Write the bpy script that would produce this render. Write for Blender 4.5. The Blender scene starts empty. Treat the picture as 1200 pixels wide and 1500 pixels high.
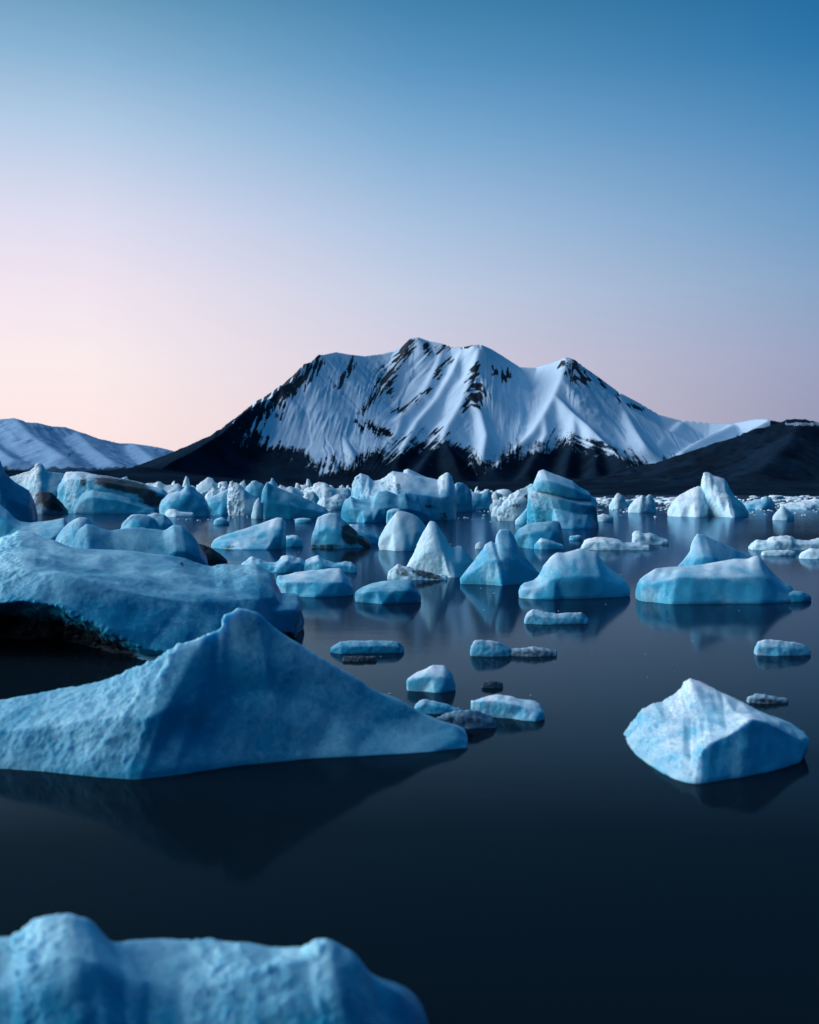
import bpy, math, random
import numpy as np
from mathutils import Vector

S = bpy.context.scene
# ------------------------------------------------------------------ camera
HOR, F, CAMH = 722.0, 1750.0, 2.0
cd = bpy.data.cameras.new('camera'); cam = bpy.data.objects.new('camera', cd)
S.collection.objects.link(cam); S.camera = cam
cam.location = (0, 0, CAMH); cam.rotation_euler = (math.radians(90), 0, 0)
cd.sensor_fit = 'HORIZONTAL'; cd.sensor_width = 24; cd.lens = 35
cd.shift_y = -(750 - HOR) / 1200.0
cd.clip_start = 0.05; cd.clip_end = 60000
cd.dof.use_dof = True; cd.dof.focus_distance = 28.0; cd.dof.aperture_fstop = 1.6

# ------------------------------------------------------------------ sky (dusk gradient by direction)
W = bpy.data.worlds.new('World'); S.world = W; W.use_nodes = True
def lin(r, g, b):
    f = lambda c: c/12.92 if c <= .04045 else ((c+.055)/1.055)**2.4
    return (f(r/255), f(g/255), f(b/255), 1)
class NT:
    """little helper for node trees"""
    def __init__(s, nt): s.nt = nt; s.n = nt.nodes; s.l = nt.links
    def add(s, t, **kw):
        o = s.n.new(t)
        for k, v in kw.items(): setattr(o, k, v)
        return o
    def link(s, a, b): s.l.new(a, b)
    def inp(s, sock, v):
        if hasattr(v, 'is_output'): s.l.new(v, sock)
        else: sock.default_value = v
    def math(s, op, a, b=0.0, c=0.0, clamp=False):
        o = s.add('ShaderNodeMath', operation=op, use_clamp=clamp)
        s.inp(o.inputs[0], a); s.inp(o.inputs[1], b); s.inp(o.inputs[2], c)
        return o.outputs[0]
    def maprange(s, v, a, b, c=0.0, d=1.0, smooth=False):
        o = s.add('ShaderNodeMapRange', interpolation_type='SMOOTHSTEP' if smooth else 'LINEAR')
        s.inp(o.inputs[0], v)
        for i, x in enumerate((a, b, c, d)): o.inputs[i+1].default_value = x
        return o.outputs[0]
    def ramp(s, v, stops, interp='LINEAR'):
        o = s.add('ShaderNodeValToRGB'); cr = o.color_ramp; cr.interpolation = interp
        while len(cr.elements) < len(stops): cr.elements.new(.5)
        for e, (p, c) in zip(cr.elements, stops): e.position = p; e.color = c
        s.inp(o.inputs[0], v); return o.outputs[0]
    def mix(s, f, a, b, typ='RGBA', blend='MIX'):
        o = s.add('ShaderNodeMix', data_type=typ)
        if typ == 'RGBA': o.blend_type = blend; ia, ib, oo = 6, 7, 2
        else: ia, ib, oo = 2, 3, 0
        s.inp(o.inputs[0], f); s.inp(o.inputs[ia], a); s.inp(o.inputs[ib], b)
        return o.outputs[oo]
    def noise(s, vec, scale, detail=4.0, rough=.55, dist=0.0):
        o = s.add('ShaderNodeTexNoise')
        s.link(vec, o.inputs['Vector']); o.inputs['Scale'].default_value = scale
        o.inputs['Detail'].default_value = detail; o.inputs['Roughness'].default_value = rough
        o.inputs['Distortion'].default_value = dist
        return o.outputs[0]
w = NT(W.node_tree)
for n in list(w.n): w.n.remove(n)
tc = w.add('ShaderNodeTexCoord'); sep = w.add('ShaderNodeSeparateXYZ'); w.link(tc.outputs['Generated'], sep.inputs[0])
X, Y, Z = sep.outputs
hz = w.math('SQRT', w.math('MAXIMUM', w.math('SUBTRACT', 1.0, w.math('MULTIPLY', Z, Z)), 1e-5))
elev = w.math('DIVIDE', w.math('ARCSINE', Z), math.pi/2)           # 0..1 above the horizon
u = w.math('DIVIDE', w.math('MULTIPLY', X, -1.0), hz)              # 1 = due left, -1 = due right
def E(py): return math.degrees(math.atan((HOR-py)/F))/90.0
# left edge of the photograph, right edge, far left glow, far right night side
RA = [(0, lin(252,226,221)), (E(600), lin(253,234,233)), (E(530), lin(250,236,238)), (E(430), lin(240,228,240)), (E(330), lin(220,220,240)),
      (E(200), lin(176,202,229)), (E(100), lin(135,178,211)), (E(0), lin(99,152,187)), (.42, lin(68,132,174)), (1, lin(20,104,156))]
RM = [(0, lin(224,206,215)), (E(600), lin(217,205,220)), (E(530), lin(212,206,224)), (E(430), lin(196,206,228)), (E(330), lin(170,195,225)),
      (E(200), lin(126,172,211)), (E(100), lin(92,150,194)), (E(0), lin(66,130,173)), (.42, lin(46,114,162)), (1, lin(20,104,156))]
RB = [(0, lin(154,152,178)), (E(600), lin(154,158,186)), (E(530), lin(154,164,194)), (E(430), lin(136,166,200)), (E(330), lin(110,156,198)),
      (E(200), lin(74,136,185)), (E(100), lin(46,118,170)), (E(0), lin(32,105,155)), (.42, lin(24,100,150)), (1, lin(20,104,156))]
RC = [(0, lin(255,230,224)), (E(600), lin(255,233,230)), (E(530), lin(255,232,236)), (E(430), lin(252,236,246)), (E(330), lin(238,232,248)),
      (E(200), lin(205,214,240)), (E(100), lin(170,198,228)), (E(0), lin(136,180,214)), (.42, lin(92,152,192)), (1, lin(20,104,156))]
RD = [(0, lin(6,53,79)), (E(600), lin(5,57,87)), (E(530), lin(5,62,95)), (E(430), lin(5,69,106)), (E(330), lin(5,76,116)),
      (E(200), lin(5,83,126)), (E(100), lin(6,88,133)), (E(0), lin(7,92,138)), (.42, lin(12,99,147)), (1, lin(20,104,156))]
rA, rM, rB, rC, rD = [w.ramp(elev, r) for r in (RA, RM, RB, RC, RD)]
c = w.mix(w.maprange(u, -1.0, -.324), rD, rB)
c = w.mix(w.maprange(u, -.324, 0.0), c, rM)
c = w.mix(w.maprange(u, 0.0, .26), c, rA)
c = w.mix(w.maprange(u, .26, .95), c, rC)
back = w.math('MULTIPLY', w.maprange(w.math('DIVIDE', Y, hz), .88, -.05, 0, 1, True), w.maprange(u, .6, 1.0, 1, .8, True))    # the night side lies behind the viewer
c = w.mix(back, c, rD)
bg = w.add('ShaderNodeBackground'); w.link(c, bg.inputs[0]); bg.inputs[1].default_value = 1.0
wo = w.add('ShaderNodeOutputWorld'); w.link(bg.outputs[0], wo.inputs[0])

# ------------------------------------------------------------------ sun (afterglow low on the left)
sd = bpy.data.lights.new('sun', 'SUN'); sun = bpy.data.objects.new('sun', sd); S.collection.objects.link(sun)
sd.energy = 4.6; sd.angle = math.radians(64); sd.color = (.98, .92, .96)
SAZ, SEL = math.radians(-88), math.radians(20)      # azimuth from +y (view direction), negative is left
sdir = Vector((math.sin(SAZ)*math.cos(SEL), math.cos(SAZ)*math.cos(SEL), math.sin(SEL)))
sun.rotation_euler = sdir.to_track_quat('Z', 'Y').to_euler()

S.view_settings.view_transform = 'Standard'; S.view_settings.look = 'None'
S.view_settings.exposure = 0; S.view_settings.gamma = 1
S.render.engine = 'CYCLES'
S.cycles.use_denoising = True
S.cycles.max_bounces = 6; S.cycles.diffuse_bounces = 3; S.cycles.glossy_bounces = 3
S.cycles.caustics_reflective = False; S.cycles.caustics_refractive = False

# ------------------------------------------------------------------ helpers
_rng = np.random.RandomState(7)
_perm = np.concatenate([_rng.permutation(256)]*3)
_grad = _rng.normal(size=(256, 3)); _grad /= np.linalg.norm(_grad, axis=1)[:, None]
def perlin(p):
    p = np.asarray(p, float); i = np.floor(p).astype(int); f = p - i; i &= 255
    s = f*f*f*(f*(f*6-15)+10); out = 0
    for dx in (0, 1):
        for dy in (0, 1):
            for dz in (0, 1):
                h = _perm[_perm[_perm[i[:, 0]+dx]+i[:, 1]+dy]+i[:, 2]+dz]
                d = ((f-np.array((dx, dy, dz)))*_grad[h]).sum(1)
                wx = s[:, 0] if dx else 1-s[:, 0]; wy = s[:, 1] if dy else 1-s[:, 1]; wz = s[:, 2] if dz else 1-s[:, 2]
                out = out + d*wx*wy*wz
    return out*1.6
def fbm(p, octv=4, lac=2.03, gain=.5):
    a, t = 1.0, 0
    for o in range(octv): t = t + a*perlin(p); p = p*lac + 17.3; a *= gain
    return t
def ridged(p, octv=4, gain=.5):
    a, t = 1.0, 0
    for o in range(octv): t = t + a*(1-2*np.abs(perlin(p))); p = p*2.07 + 9.1; a *= gain
    return t
def sstep(a, b, x):
    t = np.clip((x-a)/(b-a), 0, 1); return t*t*(3-2*t)

def tag(o, label=None, cat=None, group=None, kind=None):
    if label: o['label'] = label
    if cat: o['category'] = cat
    if group: o['group'] = group
    if kind: o['kind'] = kind
    return o
def make_mesh(name, v, quads=None, polys=None, smooth=True):
    me = bpy.data.meshes.new(name)
    if quads is not None:
        q = np.asarray(quads, np.int32); n, k = q.shape
        me.vertices.add(len(v)); me.vertices.foreach_set('co', np.asarray(v, np.float32).ravel())
        me.loops.add(n*k); me.loops.foreach_set('vertex_index', q.ravel())
        me.polygons.add(n); me.polygons.foreach_set('loop_start', np.arange(0, n*k, k, dtype=np.int32))
        me.update(calc_edges=True)
    else:
        me.from_pydata([tuple(x) for x in v], [], polys); me.update()
    if smooth: me.polygons.foreach_set('use_smooth', np.ones(len(me.polygons), bool))
    return me
def set_attr(me, name, vals):
    a = me.attributes.new(name, 'FLOAT', 'POINT'); a.data.foreach_set('value', np.asarray(vals, np.float32))

# ------------------------------------------------------------------ materials
def new_mat(name):
    m = bpy.data.materials.new(name); m.use_nodes = True; t = NT(m.node_tree)
    for n in list(t.n): t.n.remove(n)
    return m, t, t.add('ShaderNodeOutputMaterial')

def ice_material(name, white, blue, crust=.5, sss=.55, rad=.16, rough=.42, grain=1.0, scale=1.0):
    """white crust and painted crest light over blue glacier ice, with debris and painted shade where the mesh carries 'dirt_shade'"""
    m, t, out = new_mat(name)
    oc = t.add('ShaderNodeTexCoord').outputs['Object']
    sz = t.add('ShaderNodeAttribute', attribute_name='size', attribute_type='OBJECT').outputs['Fac']
    vm = t.add('ShaderNodeVectorMath', operation='SCALE'); t.link(oc, vm.inputs[0])
    t.link(t.math('DIVIDE', 1.0, t.math('MAXIMUM', sz, .01)), vm.inputs['Scale']); p = vm.outputs[0]
    n1 = t.noise(p, 5.0*scale, 5, .6, .4); n2 = t.noise(p, 22.0*scale, 5, .65, .2); n3 = t.noise(p, 70.0*scale, 3, .6)
    f = t.math('ADD', t.math('MULTIPLY', n1, .42), t.math('ADD', t.math('MULTIPLY', n2, .36), t.math('MULTIPLY', n3, .22)))
    fr = t.add('ShaderNodeAttribute', attribute_name='frost_light').outputs['Fac']
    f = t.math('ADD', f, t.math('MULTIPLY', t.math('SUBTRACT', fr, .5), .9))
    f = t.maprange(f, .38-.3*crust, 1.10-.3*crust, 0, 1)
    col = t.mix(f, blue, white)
    d = t.add('ShaderNodeAttribute', attribute_name='dirt_shade').outputs['Fac']
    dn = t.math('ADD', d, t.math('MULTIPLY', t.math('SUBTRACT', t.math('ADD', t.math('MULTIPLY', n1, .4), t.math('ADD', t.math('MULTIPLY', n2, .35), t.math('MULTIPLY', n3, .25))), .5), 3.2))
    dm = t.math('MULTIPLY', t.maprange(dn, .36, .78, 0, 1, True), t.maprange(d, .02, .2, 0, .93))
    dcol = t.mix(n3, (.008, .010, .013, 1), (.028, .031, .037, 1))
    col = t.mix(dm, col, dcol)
    b = t.add('ShaderNodeBsdfPrincipled'); t.link(col, b.inputs['Base Color'])
    t.inp(b.inputs['Roughness'], t.mix(f, rough, .75, 'FLOAT'))
    b.inputs['IOR'].default_value = 1.31
    b.inputs['Specular IOR Level'].default_value = .2
    t.inp(b.inputs['Subsurface Weight'], t.math('MULTIPLY', t.math('SUBTRACT', 1.0, dm), sss))
    b.inputs['Subsurface Radius'].default_value = (.12, .6, 1.0)
    t.inp(b.inputs['Subsurface Scale'], t.math('MULTIPLY', sz, rad))
    n4 = t.noise(p, 150.0*scale, 2, .5)
    h = t.math('ADD', t.math('MULTIPLY', n2, 1.0), t.math('ADD', t.math('MULTIPLY', n3, .45), t.math('MULTIPLY', n4, .22)))
    bp = t.add('ShaderNodeBump'); bp.inputs['Strength'].default_value = .38*grain
    t.inp(bp.inputs['Distance'], t.math('MULTIPLY', sz, .02)); t.link(h, bp.inputs['Height'])
    t.link(bp.outputs[0], b.inputs['Normal']); t.link(b.outputs[0], out.inputs[0])
    return m
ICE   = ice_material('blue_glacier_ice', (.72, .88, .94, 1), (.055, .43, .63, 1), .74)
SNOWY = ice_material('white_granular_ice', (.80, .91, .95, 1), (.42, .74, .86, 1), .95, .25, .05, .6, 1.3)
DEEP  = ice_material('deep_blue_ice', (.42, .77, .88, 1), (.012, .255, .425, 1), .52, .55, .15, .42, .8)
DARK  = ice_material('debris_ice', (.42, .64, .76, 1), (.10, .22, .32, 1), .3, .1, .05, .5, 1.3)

# ------------------------------------------------------------------ berg builder
def wpt(pt, D, Wm):
    """picture point -> world point: (px,py) lies on the water, (px,py,k) lies k widths behind the front waterline"""
    if len(pt) == 2:
        y = F*CAMH/(pt[1]-HOR); z = 0.0
    else:
        y = D + pt[2]*Wm; z = CAMH + (HOR-pt[1])/F*y
    return np.array(((pt[0]-600)/F*y, y, z))

def loft(cols, D, Wm, bk=.4, dip=.12, back=3, free=False):
    rings = []
    kk = np.array([[p[2] for p in c[:-1]] for c in cols])
    for _ in range(2):
        k2 = kk.copy(); k2[1:-1] = .25*kk[:-2]+.5*kk[1:-1]+.25*kk[2:]; kk = k2
    for ci, c in enumerate(cols):
        c = [(p[0], p[1], kk[ci, i]) for i, p in enumerate(c[:-1])] + [c[-1]]
        P = [wpt(p, D, Wm) for p in c]
        top, base = P[0], P[-1]
        lim = P[1][1] - .02*Wm if len(c) == 3 else P[-2][1] + .12*Wm    # no accidental overhangs
        if len(c[-1]) == 2 and base[1] > lim and not free:
            base = base*(lim/base[1]); base[2] = 0; P[-1] = base
        zf = base[2] if len(c[-1]) == 3 else 0.0
        r = [base + np.array((0, .25*dip*Wm, -dip*Wm))] + P[::-1]
        zt = max(top[2], .02*Wm); bd = bk*(.35*Wm + .65*zt)
        for i in range(1, back+1):
            t = i/back
            r.append(np.array((top[0], top[1]+bd*(t**.8), zf + (zt-zf)*(1-t**1.4))))
        r.append(r[-1] + np.array((0, -.02*Wm, -dip*Wm)))
        rings.append(r)
    n = len(rings[0]); v = [p for r in rings for p in r]; f = []
    for i in range(len(rings)-1):
        for j in range(n):
            a, b = i*n+j, i*n+(j+1) % n
            f.append((a, b, b+n, a+n))
    f.append(tuple(range(n))[::-1]); o = (len(rings)-1)*n; f.append(tuple(range(o, o+n)))
    return v, f

def auto(sil, corner=None, kl=.35, kr=.35, kb=.8, sh=.5, steep=.45, tk=.5, jit=.015, seed=1, taper=None):
    """columns from a skyline; the plan is a wedge whose front corner stands at px = corner"""
    rnd = random.Random(seed)
    x0, x1 = sil[0][0], sil[-1][0]
    cx = corner if corner is not None else x0 + .3*(x1-x0)
    cols = []
    for i, s in enumerate(sil):
        px, py = s[0], s[1]
        kf = kl*(cx-px)/max(cx-x0, 1) if px < cx else kr*(px-cx)/max(x1-cx, 1)
        kf = min(max(kf, 0), kb-.12)
        kt = s[2] if len(s) > 2 else kf + (kb-kf)*tk + rnd.uniform(-jit, jit)
        cols.append((px, py, kf, kt))
    return ('auto', cols, sh, steep)

ALL = []
def berg(name, label, base, lofts, cat='iceberg', group=None, mat=None, amp=1.0, vox=1.4, sm=6, bk=.4, width=None, dirt_shade=(), rough=1.0,
         parent=None, seed=None, dip=.12, frost_light=.5, D=None, part=None, free=False):
    D = D or F*CAMH/(base-HOR)
    if cat == 'ice floe': amp *= 1.7; sm = min(sm, 3)
    seed = seed if seed is not None else len(ALL)*3+1
    xs = []
    for L in lofts:
        cc = L[1] if L[0] == 'auto' else L
        for c in cc:
            if L[0] == 'auto': xs.append(c[0])
            else: xs += [p[0] for p in c]
    Wm = (max(xs)-min(xs))/F*D
    if width: Wm = width/F*D
    V, P, top = [], [], 0
    for L in lofts:
        if L[0] == 'auto':
            cols = []
            for (px, py, kf, kt) in L[1]:
                sh, st = L[2], L[3]
                yf = D+kf*Wm; pb = HOR + F*CAMH/yf
                ks = kf + (kt-kf)*sh*(1-st)
                yt = D+kt*Wm; zt = max(CAMH+(HOR-py)/F*yt, .004*D); ys = D+ks*Wm
                pt = HOR-(zt-CAMH)*F/yt
                ps = HOR - (zt*sh-CAMH)*F/ys
                sx = (px-600)
                cols.append([(px, pt, kt), (600+sx*1.0, ps, ks), (px, pb)])
            v, f = loft(cols, D, Wm, bk, dip)
        else: v, f = loft(L, D, Wm, bk, dip, free=free)
        P += [tuple(i+len(V) for i in q) for q in f]; V += v
    V = np.array(V); top = V[:, 2].max(); size = max(top, .22*Wm)
    og = np.array(((V[:, 0].min()+V[:, 0].max())/2, (V[:, 1].min()+V[:, 1].max())/2, 0))
    tmp = bpy.data.objects.new('tmp', make_mesh('tmp', V-og, polys=P)); S.collection.objects.link(tmp)
    vs = vox*D/F
    md = tmp.modifiers.new('r', 'REMESH'); md.mode = 'VOXEL'; md.voxel_size = vs
    if sm:
        m2 = tmp.modifiers.new('s', 'SMOOTH'); m2.factor = .5; m2.iterations = int(sm*3.2)
    dg = bpy.context.evaluated_depsgraph_get(); ev = tmp.evaluated_get(dg)
    me = bpy.data.meshes.new_from_object(ev)
    old = tmp.data; bpy.data.objects.remove(tmp); bpy.data.meshes.remove(old)
    n = len(me.vertices); co = np.empty(n*3, np.float32); me.vertices.foreach_get('co', co); co = co.reshape(-1, 3).astype(float)
    nr = np.empty(n*3, np.float32); me.vertices.foreach_get('normal', nr); nr = nr.reshape(-1, 3)
    q = co/size + seed*3.71
    lf = sstep(-.15, .75, -nr[:, 0])                       # left-turned sides are rougher, and painted paler as if lit
    up = sstep(.4, .95, nr[:, 2])                          # snow crust whitening on tops and crests paints in their lit look
    fr = np.clip(.42*up + .38*sstep(.35, 1.0, co[:, 2]/max(top, .01)) + .22*lf + .30*fbm(q*1.7+5, 3) - .06, 0, 1)  # frost noise plus painted brightness on tops, crests and left sides
    disp = .042*fbm(q*2.0, 2) + .010*ridged(q*5.5, 3)*(.3+.9*lf*rough*rough) + .006*fbm(q*17, 3)*(.4+1.1*lf*rough*rough)
    low = sstep(.0, .12, co[:, 2]/size)
    disp = disp*amp*size*(.45+.55*low)
    dv = nr*disp[:, None]; dv[:, 2] *= .8
    notch = np.exp(-((co[:, 2]/size-.012)/.022)**2)*.009*size        # the melt notch along the waterline
    dv[:, :2] -= nr[:, :2]*notch[:, None]
    co2 = co + dv
    me.vertices.foreach_set('co', co2.astype(np.float32).ravel())
    wco = co + og                                          # debris and the painted undercut shade are laid out on the surface
    px = 600+F*wco[:, 0]/wco[:, 1]; py = HOR-F*(wco[:, 2]-CAMH)/wco[:, 1]
    dt = np.zeros(n)
    for (dx, dy, rx, ry, ang, st) in dirt_shade:
        a = math.radians(ang); ux = (px-dx)*math.cos(a)+(py-dy)*math.sin(a); uy = -(px-dx)*math.sin(a)+(py-dy)*math.cos(a)
        dt = np.maximum(dt, st*(1-sstep(.35, 1.25, np.sqrt((ux/rx)**2+(uy/ry)**2))))
    set_attr(me, 'dirt_shade', dt); set_attr(me, 'frost_light', np.clip(fr*.85+.05+(frost_light-.5), 0, 1))
    me.polygons.foreach_set('use_smooth', np.ones(len(me.polygons), bool)); me.update()
    me.name = name
    o = bpy.data.objects.new(name, me); S.collection.objects.link(o)
    o['size'] = float(size)
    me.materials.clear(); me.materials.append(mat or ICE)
    if parent is not None:
        o.parent = parent; o.location = Vector(og) - parent.location
    elif part:                                             # a thing of several pieces: an Empty at its base carries them
        e = bpy.data.objects.new(name, None); S.collection.objects.link(e); e.location = og
        tag(e, label, cat, group); o.name = part; me.name = part
        o.parent = e; ALL.append(o); return e
    else:
        o.location = og; tag(o, label, cat, group)
    ALL.append(o)
    return o
# ------------------------------------------------------------------ water
def water_material():
    m, t, out = new_mat('dark_lagoon_water')
    ge = t.add('ShaderNodeNewGeometry').outputs['Position']
    s = t.add('ShaderNodeSeparateXYZ'); t.link(ge, s.inputs[0])
    dist = s.outputs[1]
    mp = t.add('ShaderNodeMapping'); mp.inputs['Scale'].default_value = (.5, 1.3, 1); t.link(ge, mp.inputs[0])
    # breeze ripples live in a band of open water further out; the near water lies calm
    wn = t.noise(ge, .035, 2, .5)
    band = t.math('MULTIPLY', t.maprange(dist, 34, 75, 0, 1, True), t.maprange(wn, .35, .6, .35, 1))
    r1 = t.noise(mp.outputs[0], 2.2, 3, .6); r2 = t.noise(mp.outputs[0], .35, 2, .5)
    b1 = t.add('ShaderNodeBump'); b1.inputs['Distance'].default_value = .05
    t.link(r1, b1.inputs['Height']); t.inp(b1.inputs['Strength'], t.math('ADD', t.math('MULTIPLY', band, .22), .012))
    b2 = t.add('ShaderNodeBump'); b2.inputs['Distance'].default_value = .03; b2.inputs['Strength'].default_value = .05
    t.link(r2, b2.inputs['Height']); t.link(b1.outputs[0], b2.inputs['Normal'])
    fr = t.add('ShaderNodeFresnel'); fr.inputs['IOR'].default_value = 1.33; t.link(b2.outputs[0], fr.inputs['Normal'])
    fac = t.ramp(fr.outputs[0], [(0, (0, 0, 0, 1)), (.10, (.006, .006, .006, 1)), (.2, (.019, .019, .019, 1)), (.35, (.125, .125, .125, 1)), (.6, (.33, .33, .33, 1)), (1, (.74, .74, .74, 1))])
    gl = t.add('ShaderNodeBsdfGlossy'); gl.inputs['Color'].default_value = (.50, .80, 1, 1)
    gl.inputs['Roughness'].default_value = .075; t.link(b2.outputs[0], gl.inputs['Normal'])
    df = t.add('ShaderNodeBsdfDiffuse'); df.inputs['Color'].default_value = (.004, .011, .017, 1)
    mx = t.add('ShaderNodeMixShader'); t.link(fac, mx.inputs[0]); t.link(df.outputs[0], mx.inputs[1]); t.link(gl.outputs[0], mx.inputs[2])
    t.link(mx.outputs[0], out.inputs[0]); return m
R = 14000.0
ang = np.linspace(0, 2*math.pi, 97)[:-1]
wv = [(0, 0, 0)] + [(R*math.cos(a), R*math.sin(a), 0) for a in ang]
wo_ = bpy.data.objects.new('water', make_mesh('water', wv, polys=[(0, i+1, (i+1) % 96+1) for i in range(96)]))
S.collection.objects.link(wo_); wo_.data.materials.append(water_material())
tag(wo_, 'calm dark lagoon water mirroring the icebergs', 'water', kind='structure')

# ------------------------------------------------------------------ mountains
def mountain_material(name, snowc, rockc, veg):
    m, t, out = new_mat(name)
    oc = t.add('ShaderNodeTexCoord').outputs['Object']
    sn = t.add('ShaderNodeAttribute', attribute_name='snow').outputs['Fac']
    st = t.add('ShaderNodeAttribute', attribute_name='streak').outputs['Fac']
    n1 = t.noise(oc, .06, 5, .65, .3); n2 = t.noise(oc, .25, 3, .6); n0 = t.noise(oc, .012, 3, .5)
    k = t.math('ADD', sn, t.math('MULTIPLY', t.math('SUBTRACT', t.math('ADD', t.math('MULTIPLY', n1, .45), t.math('MULTIPLY', n2, .55)), .5), .8))
    k = t.math('ADD', k, t.math('MULTIPLY', st, .55))
    f = t.maprange(k, .38, .66, 0, 1, True)
    rk = t.mix(n1, rockc, tuple(c*2.3 for c in rockc[:3])+(1,))
    sz = t.add('ShaderNodeSeparateXYZ'); t.link(oc, sz.inputs[0])
    high = t.maprange(t.math('ADD', sz.outputs[2], t.math('MULTIPLY', n0, 80)), 215, 290)
    rk = t.mix(high, rk, t.mix(n2, (.020, .028, .040, 1), (.05, .06, .075, 1)))
    rk = t.mix(t.math('MULTIPLY', t.maprange(n0, .4, .65), t.math('SUBTRACT', 1.0, high)), rk, veg)
    sc = t.mix(t.maprange(n0, .3, .7), snowc, tuple(c*.93 for c in snowc[:3])+(1,))
    col = t.mix(f, rk, sc)
    b = t.add('ShaderNodeBsdfPrincipled'); t.link(col, b.inputs['Base Color']); b.inputs['Roughness'].default_value = .85
    b.inputs['Specular IOR Level'].default_value = 0
    bp = t.add('ShaderNodeBump'); bp.inputs['Strength'].default_value = .25; bp.inputs['Distance'].default_value = 2.0
    t.link(n1, bp.inputs['Height']); t.link(bp.outputs[0], b.inputs['Normal'])
    t.link(b.outputs[0], out.inputs[0]); return m

def terrain(name, ridges, xr, yr, nx, ny, base_drop, noise_amp, flute, ribs, label, mat, snow_fn, seed=0.0, cat='mountain', warp=20.0, front=500, soft=4, hard=0):
    """height field falling away from ridge lines given as (px, py, distance) picture points"""
    A_, B_, SA, SL, Sl = [], [], [], [], []
    sacc = 0.0
    RID = []
    for ri, (pts, slope) in enumerate(ridges):
        W3 = [np.array(((p[0]-600)/F*p[2], p[2], CAMH+(HOR-p[1])/F*p[2])) for p in pts]
        for a, b in zip(W3[:-1], W3[1:]):
            L = np.linalg.norm((b-a)[:2]); A_.append(a); B_.append(b); SA.append(sacc); SL.append(L); Sl.append(slope); sacc += L; RID.append(ri)
        sacc += 400
    A_ = np.array(A_); B_ = np.array(B_); SA = np.array(SA); SL = np.array(SL); Sl = np.array(Sl)
    dv = B_-A_; l2 = (dv[:, :2]**2).sum(1)
    xs = np.linspace(*xr, nx); ys = np.linspace(*yr, ny)
    GX, GY = np.meshgrid(xs, ys); gx, gy = GX.ravel(), GY.ravel()
    n = len(gx); q2 = np.stack([gx/170, gy/170, np.full(n, seed)], 1)
    w1 = warp*fbm(q2, 3); w2 = warp*fbm(q2+31.7, 3)
    RID = np.array(RID); RI = np.zeros(n, int)
    H = np.zeros(n); D_ = np.zeros(n); SS = np.zeros(n); bd = max(base_drop, 0)
    hmax = max(A_[:, 2].max(), B_[:, 2].max())+bd
    step = 20000
    for i in range(0, n, step):
        sl = slice(i, i+step); X_ = gx[sl, None]; Y_ = gy[sl, None]
        def dist(X_, Y_):
            t = np.clip(((X_-A_[None, :, 0])*dv[None, :, 0]+(Y_-A_[None, :, 1])*dv[None, :, 1])/l2[None], 0, 1)
            return t, np.hypot(X_-A_[None, :, 0]-t*dv[None, :, 0], Y_-A_[None, :, 1]-t*dv[None, :, 1])
        t0, d0 = dist(X_, Y_)
        t1, d1 = dist(X_+w1[sl, None], Y_+w2[sl, None])
        k = np.clip(d0/90.0, 0, 1); d = d0*(1-k)+d1*k            # crests stay on their line, flanks wander
        hh = np.maximum(A_[None, :, 2]+t0*dv[None, :, 2]+bd, 1.0)
        h = hh*np.clip(1-.42*d*Sl[None]/hh, 0, 1)**2.4*.999 + .3*np.exp(-d/400)
        m = h.max(1); jj = h.argmax(1); ar = np.arange(len(m))
        H[sl] = m; D_[sl] = d0[ar, jj]; RI[sl] = RID[jj]; SS[sl] = SA[jj]+t0[ar, jj]*SL[jj]
    G = H.reshape(ny, nx).copy()                                   # wind-smoothed snow between the sharp skylines
    for _ in range(soft):
        P_ = np.pad(G, 1, mode='edge'); G = .5*G + .15*(P_[1:-1, :-2]+P_[1:-1, 2:]) + .1*(P_[:-2, 1:-1]+P_[2:, 1:-1])
    kp = np.where(RI <= hard, 1-sstep(6, 40, D_), 0.0)
    H = H*kp + G.ravel()*(1-kp)
    away = sstep(0, 60, D_)
    px0 = 600+F*gx/gy; py0 = HOR-F*(H-bd-CAMH)/gy
    skew = np.interp(px0, *ribs[0]); cc = px0 + skew*(py0-520)          # lines that run down the fall line
    p3 = np.stack([gx/75, gy/75, np.full(n, seed+3.3)], 1)
    fl = perlin(np.stack([SS/22 + .25*fbm(p3, 2), D_/420, np.full(n, seed+8.8)], 1)) + .55*perlin(np.stack([SS/9.5+.25*fbm(p3*2, 2), D_/300, np.full(n, seed+1.8)], 1))
    fl = np.where(RI == 0, fl, np.where(RI == 1, .7*fl, .25*fl))
    mid = sstep(0, 45, D_)*np.clip(H/(.15*hmax), 0, 1)
    H2 = H + flute*fl*mid + noise_amp*(ridged(p3*.55, 4, .42)-.7)*away*np.clip(H/(.2*hmax), .12, 1) + .18*noise_amp*fbm(p3*5, 3)*np.clip(H/(.2*hmax), .1, 1)
    rib = ridged(np.stack([cc/15, (py0-.6*skew*px0)/95, np.full(n, seed+2.2)], 1), 4, .55) - .7
    H2 = H2 + ribs[1]*rib*sstep(8, 70, D_)*np.clip(H/(.25*hmax), 0, 1)*(.3+.7*sstep(672, 628, py0))*(.45+.55*sstep(-.3, .35, fbm(np.stack([px0/60, py0/45, np.full(n, seed+5.)], 1), 2)))
    z = (H2 - base_drop)*sstep(yr[0]-20, yr[0]+front, gy) - .4
    v = np.stack([gx, gy, z], 1)
    ii = np.arange(nx*ny).reshape(ny, nx)
    quads = np.stack([ii[:-1, :-1], ii[:-1, 1:], ii[1:, 1:], ii[1:, :-1]], -1).reshape(-1, 4)
    me = make_mesh(name, v, quads=quads)
    px = 600+F*gx/gy; py = HOR-F*(z-CAMH)/gy
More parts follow.
